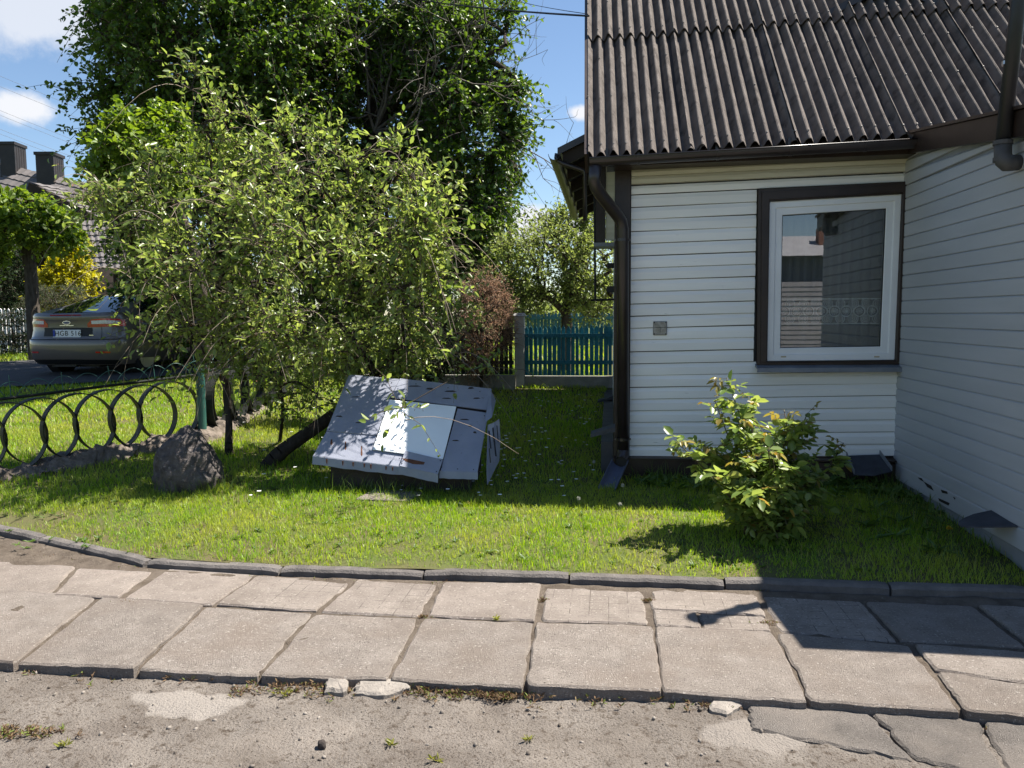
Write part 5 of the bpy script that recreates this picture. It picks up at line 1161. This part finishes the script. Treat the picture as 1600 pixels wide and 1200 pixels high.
bush('thuja_shrub', 'dark thuja at the left edge behind the round-headed maple', 'shrub', 5, 510, 21, [B(8, 440, 21, 42, 60, 140, ry=.7), B(-60, 430, 21, 50, 80, 120)], L_dark, twig=.3, twigs=7, per=8, size=.08, ratio=.5, up=.8, shell=.4, rng=np.random.default_rng(59))
bush('low_shrub', 'dark low shrub before the white picket fence', 'shrub', 20, 545, 18.9, [B(15, 535, 18.7, 40, 18, 45, ry=.4), B(20, 500, 18.8, 26, 14, 22)], L_dark, twig=.24, twigs=6, per=8, size=.06, ratio=.4, rng=np.random.default_rng(61))
# far garden trees behind gate
for k, (px, py, d, rx, rz) in enumerate(((835, 485, 30, 120, 30), (620, 440, 30, 160, 120), (1000, 470, 30, 70, 40))):
    bush('garden_tree', ('bushy green tree far behind the apple tree', 'wide green tree far behind the lindens', 'green tree behind the house corner')[k], 'tree', px, 540, d, [B(px, py, d, rx, rz, 160, ry=1.6)], L_apple if k != 1 else L_linden, twig=.6, twigs=7, per=8, size=.14, ratio=.6, shell=.3, rng=np.random.default_rng(67 + k))

# --- rose bush in front of the wall
def rose():
    rng = np.random.default_rng(71); g = ong(1205, 836); T = thing('rose_bush', 'rose bush with glossy leaves and reddish shoot tips before the window wall', 'shrub', g)
    stems = []; d0 = g.dot(FW)
    tops = [(1135, 590, 5.4), (1118, 628, 5.3), (1150, 650, 5.2), (1225, 640, 5.4), (1262, 645, 5.4), (1240, 655, 5.3), (1318, 692, 5.5), (1180, 660, 5.5), (1090, 690, 5.2), (1055, 690, 5.1), (1105, 740, 5.0), (1160, 720, 5.0), (1200, 700, 5.0), (1235, 730, 4.95), (1270, 720, 5.2), (1290, 750, 5.3), (1230, 820, 4.85), (1215, 840, 4.8), (1130, 790, 4.95), (1175, 770, 4.85), (1280, 790, 5.3), (1250, 690, 5.6), (1170, 620, 5.5), (1110, 700, 5.5), (1300, 730, 5.6), (1210, 760, 4.9), (1145, 750, 5.35), (1190, 800, 4.85), (1255, 770, 5.1), (1200, 680, 5.25)]
    m = MB(); P = []; A_ = []; Nn = []; S = []; Pt = []; At = []; Nt = []; St = []
    for (px, py, d) in tops:
        e = at(px, py, d); b = g + Vector((rng.normal() * .07, rng.normal() * .07, -.02)); h = max(e.z - b.z, .1)
        mid = b.lerp(e, .5) + Vector((rng.normal() * .05, rng.normal() * .05, h * .16 + (.15 if h < .4 else 0)))
        pts = [(1-t)**2 * b + 2*t*(1-t) * mid + t*t * e for t in [i / 11 for i in range(12)]]; m.tube(pts, list(np.linspace(.008, .003, 12)), 5)
        tot = sum((pts[i+1] - pts[i]).length for i in range(11)); nl = int(max(10, tot / .031))
        for k in range(nl):
            t = float(.12 + .88 * (k + rng.uniform(.2, .8)) / nl); p = (1-t)**2 * b + 2*t*(1-t) * mid + t*t * e
            a = nrm(np.array([rng.normal(), rng.normal(), rng.normal() * .5 + .15])); rl = .09 * rng.uniform(.6, 1.2); young = t > .93 and h > .55
            q = np.array(p) + a * rl; up_n = nrm(np.array([0, 0, 1.]) + rng.normal(size=3) * .35); sd = nrm(np.cross(a, up_n)); sz = .074 * rng.uniform(.7, 1.2) * (.65 if young else 1)
            m.tube([p, Vector(q)], .0015, 3)
            lst = (Pt, At, Nt, St) if young else (P, A_, Nn, S)
            for (o_, ax, s_) in ((q, a, 1.1), (q - a * rl * .12, a * .3 + sd, 1), (q - a * rl * .12, a * .3 - sd, 1), (q - a * rl * .5, a * .2 + sd, .85), (q - a * rl * .5, a * .2 - sd, .85)):
                lst[0].append(o_); lst[1].append(ax + rng.normal(size=3) * .15 + np.array([0, 0, -.15])); lst[2].append(up_n + rng.normal(size=3) * .25); lst[3].append(sz * s_)
    m.build('stems', M('rose stem', (.06,.085,.03), (.09,.06,.035), 8, .6), T, smooth=True)
    V, F = leaves(np.array(P), np.array(A_), np.array(Nn), np.array(S), .66, .12, .16); o = link('foliage', np_mesh('foliage', V, F, 4), L_rose, T); o['kind'] = 'stuff'
    V, F = leaves(np.array(Pt), np.array(At), np.array(Nt), np.array(St), .6, .2, .25); o = link('young_shoots', np_mesh('young_shoots', V, F, 4), MLEAF('young rose leaf', (.19,.14,.03), (.26,.24,.055), .4, rough=.35), T); o['kind'] = 'stuff'
    for px, py, d, py2 in ((1178, 650, 5.35, 800), (1238, 672, 5.4, 810)):
        MB().tube([at(px, py2, d), at(px - 3, py, d)], .009, 6).build('support_stick', mat['deadtwig'], T)
rose()

# ================================================================ GRASS
def grass(name, lat, fwd, dens, hmin, hmax, wd, lm, seed, extra=None, lean=.85):
    rng = np.random.default_rng(seed); n_ = int((lat[1] - lat[0]) * (fwd[1] - fwd[0]) * dens)
    l_ = rng.uniform(*lat, n_); f_ = rng.uniform(*fwd, n_)
    x = RT.x * l_ + FW.x * f_; y = RT.y * l_ + FW.y * f_
    k = (np.abs(l_) < f_ * .66 + 1.3) & (y > kerb_y(x) - .005) & ~in_poly(l_, f_, rd)
    k &= ~((x > XL - .12) & (y > YW - .1)) & ~((x > XW + .02) & (y > YE - .02))
    # worn patches
    pv = np.array([noise.noise((a * 1.1, b * 1.1, 2.)) for a, b in zip(x, y)]) if n_ < 260000 else np.zeros(n_)
    if extra is not None: k &= extra(x, y, l_, f_, pv, rng)
    x, y, pv = x[k], y[k], pv[k]; n_ = len(x); z = gza(x, y) - .004
    pv2 = np.array([noise.noise((a * 6, b_ * 6, 5.)) for a, b_ in zip(x, y)]); h = rng.uniform(hmin, hmax, n_) * (1 + .35 * pv + .55 * pv2); az = rng.uniform(0, 2 * np.pi, n_); ln = rng.uniform(.1, lean, n_) * h
    dx, dy = np.cos(az), np.sin(az); az2 = rng.uniform(0, 2 * np.pi, n_); sx, sy = np.cos(az2) * wd, np.sin(az2) * wd
    b = np.stack([x, y, z], 1); s = np.stack([sx, sy, 0 * sx], 1); dv = np.stack([dx, dy, 0 * dx], 1); up = np.array([0, 0, 1.])
    m1 = b + up * (h * .55)[:, None] + dv * (ln * .35)[:, None]; tp = b + up * h[:, None] * np.sqrt(np.maximum(.2, 1 - (ln/h)**2))[:, None] + dv * ln[:, None]
    V = np.stack([b - s, b + s, m1 + s * .8, m1 - s * .8, tp], 1).reshape(-1, 3); q = np.arange(n_)[:, None] * 5
    F = np.concatenate([q + np.array([[0, 1, 2]]), q + np.array([[0, 2, 3]]), q + np.array([[3, 2, 4]])], 1).reshape(-1, 3)
    return link(name, np_mesh(name, V, F, 3), lm)
L_grass = MLEAF('lawn grass', (.105,.235,.012), (.265,.385,.040), .42, rough=.45, spec=.35, cc=(.34,.30,.11), pc=.06, patch=(.30,.34,.06), ps=1.6)
hb = [(p.x, p.y) for p in low]; BS = ong(50, 812)
def lawn_ok(x, y, l_, f_, pv, rng):
    k = ~in_poly(x, y, hb)
    bare = np.exp(-(((x - BS.x) / .5) ** 2 + ((y - BS.y) / .14) ** 2)); k &= rng.uniform(size=len(x)) > bare * 1.1
    edge = y - kerb_y(x); k &= rng.uniform(size=len(x)) > np.clip(.7 - (edge + .12 * pv) / .09, 0, .55)
    k &= ~((x > XW - .28) & (y > 4.9) & (rng.uniform(size=len(x)) < .6))
    return k
lw = [grass('grass', (-6.5, 4.6), (4.0, 6.6), 5200, .022, .062, .0021, L_grass, 101, lawn_ok),
      grass('grass', (-8.5, 5.6), (6.6, 9.4), 2300, .03, .075, .0032, L_grass, 102, lawn_ok),
      grass('grass', (-11, 6), (9.4, 14), 800, .035, .085, .006, L_grass, 103, lawn_ok),
      grass('grass', (-17, 8), (14, 24), 150, .06, .14, .013, L_grass, 104, lawn_ok)]
for o, q in zip(lw, ('nearest', 'middle', 'far', 'farthest')): tag(o, 'green lawn grass, ' + q + ' stretch from the kerb', 'grass', kind='stuff')
# taller tufts against walls, hatch, boulder and hedge foot
def tufts(x, y, l_, f_, pv, rng):
    w1 = np.exp(-((y - YW + .22) / .16) ** 2) * (x > .2) * (x < XW); hx, hy = hatch.location.x, hatch.location.y
    w2 = np.exp(-(((x - hx) / .75) ** 2 + ((y - hy - .1) / .16) ** 2)); w3 = np.exp(-(((x - bp.x) / .42) ** 2 + ((y - bp.y + .02) / .12) ** 2))
    w4 = np.exp(-((x - XW + .25) / .2) ** 2) * (y > 4.9) * (y < 7); return rng.uniform(size=len(x)) < np.maximum.reduce([w1 * .55, w2 * .8, w3, w4 * .35]) * ~in_poly(x, y, hb)
o = grass('tall_grass', (-4, 4), (4.6, 7.6), 1500, .06, .17, .003, MLEAF('tall grass', (.05,.10,.016), (.11,.165,.035), .35), 105, tufts, lean=.7); tag(o, 'longer unmown grass at wall foot, hatch and boulder', 'grass', kind='stuff')
# broad weeds by wall
rng = np.random.default_rng(5); P, A_, Nn, S = [], [], [], []
for k in range(420):
    if k < 70: c = Vector((rng.uniform(.25, 2.3), rng.uniform(YW - .55, YW - .12), 0))
    elif k < 100: c = Vector((rng.uniform(XW - .7, XW - .05), rng.uniform(5., 6.9), 0))
    else: c = Vector((rng.uniform(-4.6, 1.8), rng.uniform(4.75, 6.8), 0))
    c.z = gz(c.x, c.y)
    for j in range(rng.integers(4, 9)):
        a = rng.uniform(0, 6.28); e = rng.uniform(.3, 1.3); P.append(c + Vector((0, 0, .005))); A_.append((math.cos(a), math.sin(a), e)); Nn.append((-math.cos(a) * e, -math.sin(a) * e, 1)); S.append(rng.uniform(.06, .14) * (1 if k < 100 else .36))
V, F = leaves(np.array(P), np.array(A_, float), np.array(Nn, float), np.array(S), .3, .15, .25)
tag(link('broad_weeds', np_mesh('broad_weeds', V, F, 4), MLEAF('weed leaf', (.05,.105,.02), (.095,.155,.03), .3)), 'broad-leaved weeds growing in the lawn', 'weeds', kind='stuff')
# daisies
rng = np.random.default_rng(9); V = []; Fd = []; pts = []
while len(pts) < 170:
    px, py = rng.uniform(620, 950), rng.uniform(608, 790)
    if rng.uniform() < .12: px, py = rng.uniform(380, 520), rng.uniform(640, 790)
    p = ong(px, py)
    if in_poly([p.x], [p.y], hb)[0] or (p.x > XL - .2): continue
    pts.append(p)
P, A_, Nn, S = [], [], [], []
for p in pts:
    h = rng.uniform(.045, .08); c = np.array(p) + np.array([0, 0, h]); tl_ = rng.normal(size=3) * .25 + np.array([0, 0, 1.])
    for a in range(7):
        P.append(c); A_.append((math.cos(a * .9), math.sin(a * .9), .15)); Nn.append(tl_); S.append(.019)
V, F = leaves(np.array(P), np.array(A_), np.array(Nn), np.array(S), .6, .05, 0)
tag(link('daisies', np_mesh('daisies', V, F, 4), M('daisy white', (.78,.78,.76), None, rough=.7)), 'small white daisies dotted over the shaded lawn left of the house', 'daisies', kind='stuff')
# dandelion clocks and one yellow dandelion
def dandelion(px, py, h, label, yellow=False):
    p = ong(px, py); T = thing('dandelion', label, 'flower', p); top = p + Vector((.005, 0, h)); MB().tube([p, p + Vector((.01, 0, h * .6)), top], .0022, 5).build('stalk', mat['greenstalk'], T)
    rng = np.random.default_rng(int(px)); n_ = 90; d = nrm(rng.normal(size=(n_, 3)))
    if yellow: d[:, 2] = np.abs(d[:, 2]) * .6; d = nrm(d)
    V, F = leaves(np.repeat(np.array(top)[None], n_, 0), d, rng.normal(size=(n_, 3)), np.full(n_, .024 if yellow else .018), .25 if yellow else .16, .0, .0)
    link('bloom', np_mesh('bloom', V, F, 4), mat['dyellow'] if yellow else mat['dwhite'], T)
mat['greenstalk'] = M('stalk', (.10,.14,.05), None, rough=.6); mat['dyellow'] = M('dandelion yellow', (.62,.38,.01), None, rough=.7); mat['dwhite'] = M('dandelion down', (.48,.47,.42), None, rough=.9)
dandelion(1482, 838, .05, 'yellow dandelion in the dark grass before the wing', True)
dandelion(972, 786, .14, 'taller dandelion clock below the downpipe trough'); dandelion(968, 800, .06, 'short dandelion clock nearest the sunlit grass')
dandelion(927, 742, .12, 'dandelion clock left of the downpipe'); dandelion(903, 795, .08, 'dandelion clock at the shade edge of the lawn')

# ================================================================ YARD DETAILS
rng = np.random.default_rng(77)
def pebble(c, s, seed):
    bm = bmesh.new(); bmesh.ops.create_icosphere(bm, subdivisions=2, radius=1)
    for v in bm.verts: f_ = 1 + .35 * noise.noise(v.co * 1.3 + Vector((seed, 0, 0))) + .12 * noise.noise(v.co * 4 + Vector((seed, 2, 0))); v.co = Vector((v.co.x * s[0] * f_, v.co.y * s[1] * f_, v.co.z * s[2] * f_)) + Vector(c)
    me = bpy.data.meshes.new('p'); bm.to_mesh(me); bm.free(); return me
p = onZ(503, 1168, -.043); o = link('clod', pebble((p.x, p.y, p.z + .012), (.018, .016, .02), 3), M('dark clod', (.03,.026,.024), (.05,.04,.035), 40, .95)); tag(o, 'small black clod lying on the dirt in front', 'clod')
def chunk(label, pts, h, seed):
    P = [onZ(a, b, -.043) for a, b in pts]; q = []
    for i in range(len(P)):
        for k in range(4): q.append(P[i].lerp(P[(i+1) % len(P)], k/4) + Vector((random.uniform(-.008, .008), random.uniform(-.008, .008), 0)))
    n_ = len(q); c = sum(q, Vector()) / n_; m = MB()
    V = [Vector((p.x, p.y, -.09)) for p in q] + [Vector((p.x, p.y, -.043 + h * random.uniform(.5, .8))) for p in q] + [p.lerp(c, .16) + Vector((0, 0, h + random.uniform(-.004, .004))) for p in q] + [c + Vector((0, 0, h + .004))]
    m.add(V, [(r_*n_+k, r_*n_+(k+1) % n_, (r_+1)*n_+(k+1) % n_, (r_+1)*n_+k) for r_ in range(2) for k in range(n_)] + [(2*n_+k, 2*n_+(k+1) % n_, 3*n_) for k in range(n_)])
    m.f = [tuple(reversed(f)) for f in m.f]; tag(m.build('concrete_chunk', mat['pale']), label, 'chunk', 'concrete lumps at the slab edge')
mat['pale'] = M('pale broken concrete', (.25,.225,.20), (.185,.165,.147), 14, .9, .6, 70)
chunk('small pale concrete lump at the slab edge', ((506, 1088), (512, 1062), (532, 1060), (546, 1078), (540, 1088)), .03, 1)
chunk('wider pale concrete lump right of the small one', ((553, 1088), (560, 1068), (600, 1062), (645, 1066), (640, 1080), (600, 1092)), .022, 2)
chunk('flat pale concrete lump near the broken plates', ((1108, 1112), (1115, 1090), (1150, 1092), (1160, 1106), (1135, 1122)), .018, 3)
# loose gravel and crumbs
base = bmesh.new(); bmesh.ops.create_icosphere(base, subdivisions=1, radius=1); bv = np.array([v.co[:] for v in base.verts]); bf = np.array([[v.index for v in f.verts] for f in base.faces]); base.free()
n_ = 4200; x = rng.uniform(-3.6, 3.2, n_); y = rng.uniform(1.9, 3.35, n_)
def dz_(x, y): return -.046 + .014 * nz3(x, y, 1.5, 3) + .009 * nz3(x, y, 9, 3, 5)
k = y < front_y(x) - .01; x, y = x[k], y[k]; n_ = len(x); s = (.0016 + .009 * rng.uniform(size=n_) ** 9)
V = bv[None] * (s[:, None, None] * rng.uniform(.6, 1.3, (n_, 1, 3))) + rng.normal(size=(n_, len(bv), 3)) * s[:, None, None] * .12; z = np.array([dz_(a, b) for a, b in zip(x, y)]); V += np.stack([x, y, z + s * .3], 1)[:, None]
F = (np.arange(n_)[:, None, None] * len(bv) + bf[None]).reshape(-1, 3)
tag(link('gravel', np_mesh('gravel', V.reshape(-1, 3), F, 3), MLEAF('gravel', (.08,.067,.056), (.25,.222,.196), .0, rough=.9, spec=.2)), 'loose crumbs of gravel scattered over the dirt', 'gravel', kind='stuff')
# dry weeds and moss
def weeds(name, pts, n_, sd, hgt, lm, label, seed):
    rng = np.random.default_rng(seed); P, A_, Nn, S = [], [], [], []
    for (px, py, spx, z0, cnt) in pts:
        for k in range(cnt):
            p = onZ(px + rng.normal() * spx, py + rng.normal() * spx * .12, z0)
            for j in range(n_):
                a = rng.uniform(0, 6.28); e = rng.uniform(.1, 1.6); P.append(np.array(p) + rng.normal(size=3) * .004 + np.array([0, 0, .004])); A_.append((math.cos(a), math.sin(a), e)); Nn.append((rng.normal(), rng.normal(), 1)); S.append(rng.uniform(.4, 1.2) * hgt)
    V, F = leaves(np.array(P), np.array(A_), np.array(Nn), np.array(S), .3, .1, .2); tag(link(name, np_mesh(name, V, F, 4), lm), label, 'weeds', kind='stuff')
L_dry = MLEAF('dry weed', (.09,.050,.026), (.17,.115,.06), .2, rough=.8, cc=(.12,.15,.03), pc=.22)
weeds('dry_weeds', ((470, 1078, 55, -.043, 90), (720, 1086, 45, -.043, 90), (790, 1088, 25, -.043, 60), (620, 1072, 60, -.043, 40), (30, 1145, 40, -.043, 70), (330, 1052, 60, -.043, 40), (1130, 1105, 40, -.043, 25), (1360, 1105, 80, -.05, 25), (120, 1048, 70, -.043, 40), (950, 1092, 70, -.043, 30)), 7, 0, .022, L_dry, 'dry reddish weeds along the front edge of the slabs', 1)
weeds('joint_weeds', ((120, 866, 45, -.012, 70), (250, 885, 40, -.01, 40), (200, 945, 16, -.012, 26), (430, 897, 50, -.012, 25), (690, 912, 14, -.012, 20), (850, 940, 5, -.012, 22), (1012, 940, 5, -.012, 20), (660, 965, 6, -.012, 12), (1205, 975, 10, -.012, 18), (548, 908, 30, -.012, 20), (1180, 925, 12, -.012, 10)), 6, 0, .018, L_dry, 'dry weeds and litter in the slab joints', 2)
weeds('moss_tufts', ((824, 1158, 3, -.043, 2), (100, 1166, 4, -.043, 2), (445, 1085, 12, -.043, 4),  (775, 968, 1.5, .0, 3), (680, 1190, 6, -.043, 2), (610, 1165, 3, -.043, 2)), 9, 0, .028, MLEAF('green tuft', (.16,.18,.03), (.24,.23,.06), .3), 'tiny yellow green tufts in the dirt', 3)

# ================================================================ WIRES AND POLE
def wire(a, b, r_, sag, label, n_=14):
    m = MB(); m.tube([a.lerp(b, k/n_) + Vector((0, 0, -4 * sag * (k/n_) * (1 - k/n_))) for k in range(n_ + 1)], r_, 5); tag(m.build('power_line', mat['wire']), label, 'wire')
wire(at(560, -22, 20), onY(920, 25, YW + .9), .010, .1, 'thick black service cable running to the roof edge')
wire(at(740, -25, 24), onY(919, 22, YW + 1.2), .004, .1, 'thin wire above the thick cable at the roof edge')
for k, (y0, y1) in enumerate(((95, 195), (112, 210), (150, 246), (158, 252), (183, 268), (190, 276))):
    wire(at(-160, y0 - 45, 30), at(330, y1 + 52, 40), .006, .15, ('highest', 'second highest', 'third', 'fourth', 'second lowest', 'lowest')[k] + ' of the thin power lines across the left sky')
wire(at(798, 240, 26), at(905, 395, 20), .005, .05, 'upper thin wire slanting down left of the house eave'); wire(at(800, 258, 26), at(880, 400, 20), .005, .05, 'lower thin wire slanting down left of the house eave')
p = at(796, 520, 27); pl = thing('utility_pole', 'weathered utility pole standing behind the apple tree', 'pole', (p.x, p.y, gz(p.x, p.y)))
MB().tube([(p.x, p.y, gz(p.x, p.y) - .2), at(796, 400, 27), at(796, 205, 27)], [.13, .11, .09], 10).build('shaft', mat['pole'], pl, smooth=True)
a = at(780, 218, 26.9); b = at(812, 216, 26.9); MB().box(a.x, b.x, a.y - .05, a.y + .05, a.z - .05, a.z + .05).build('crossarm', mat['pole'], pl)
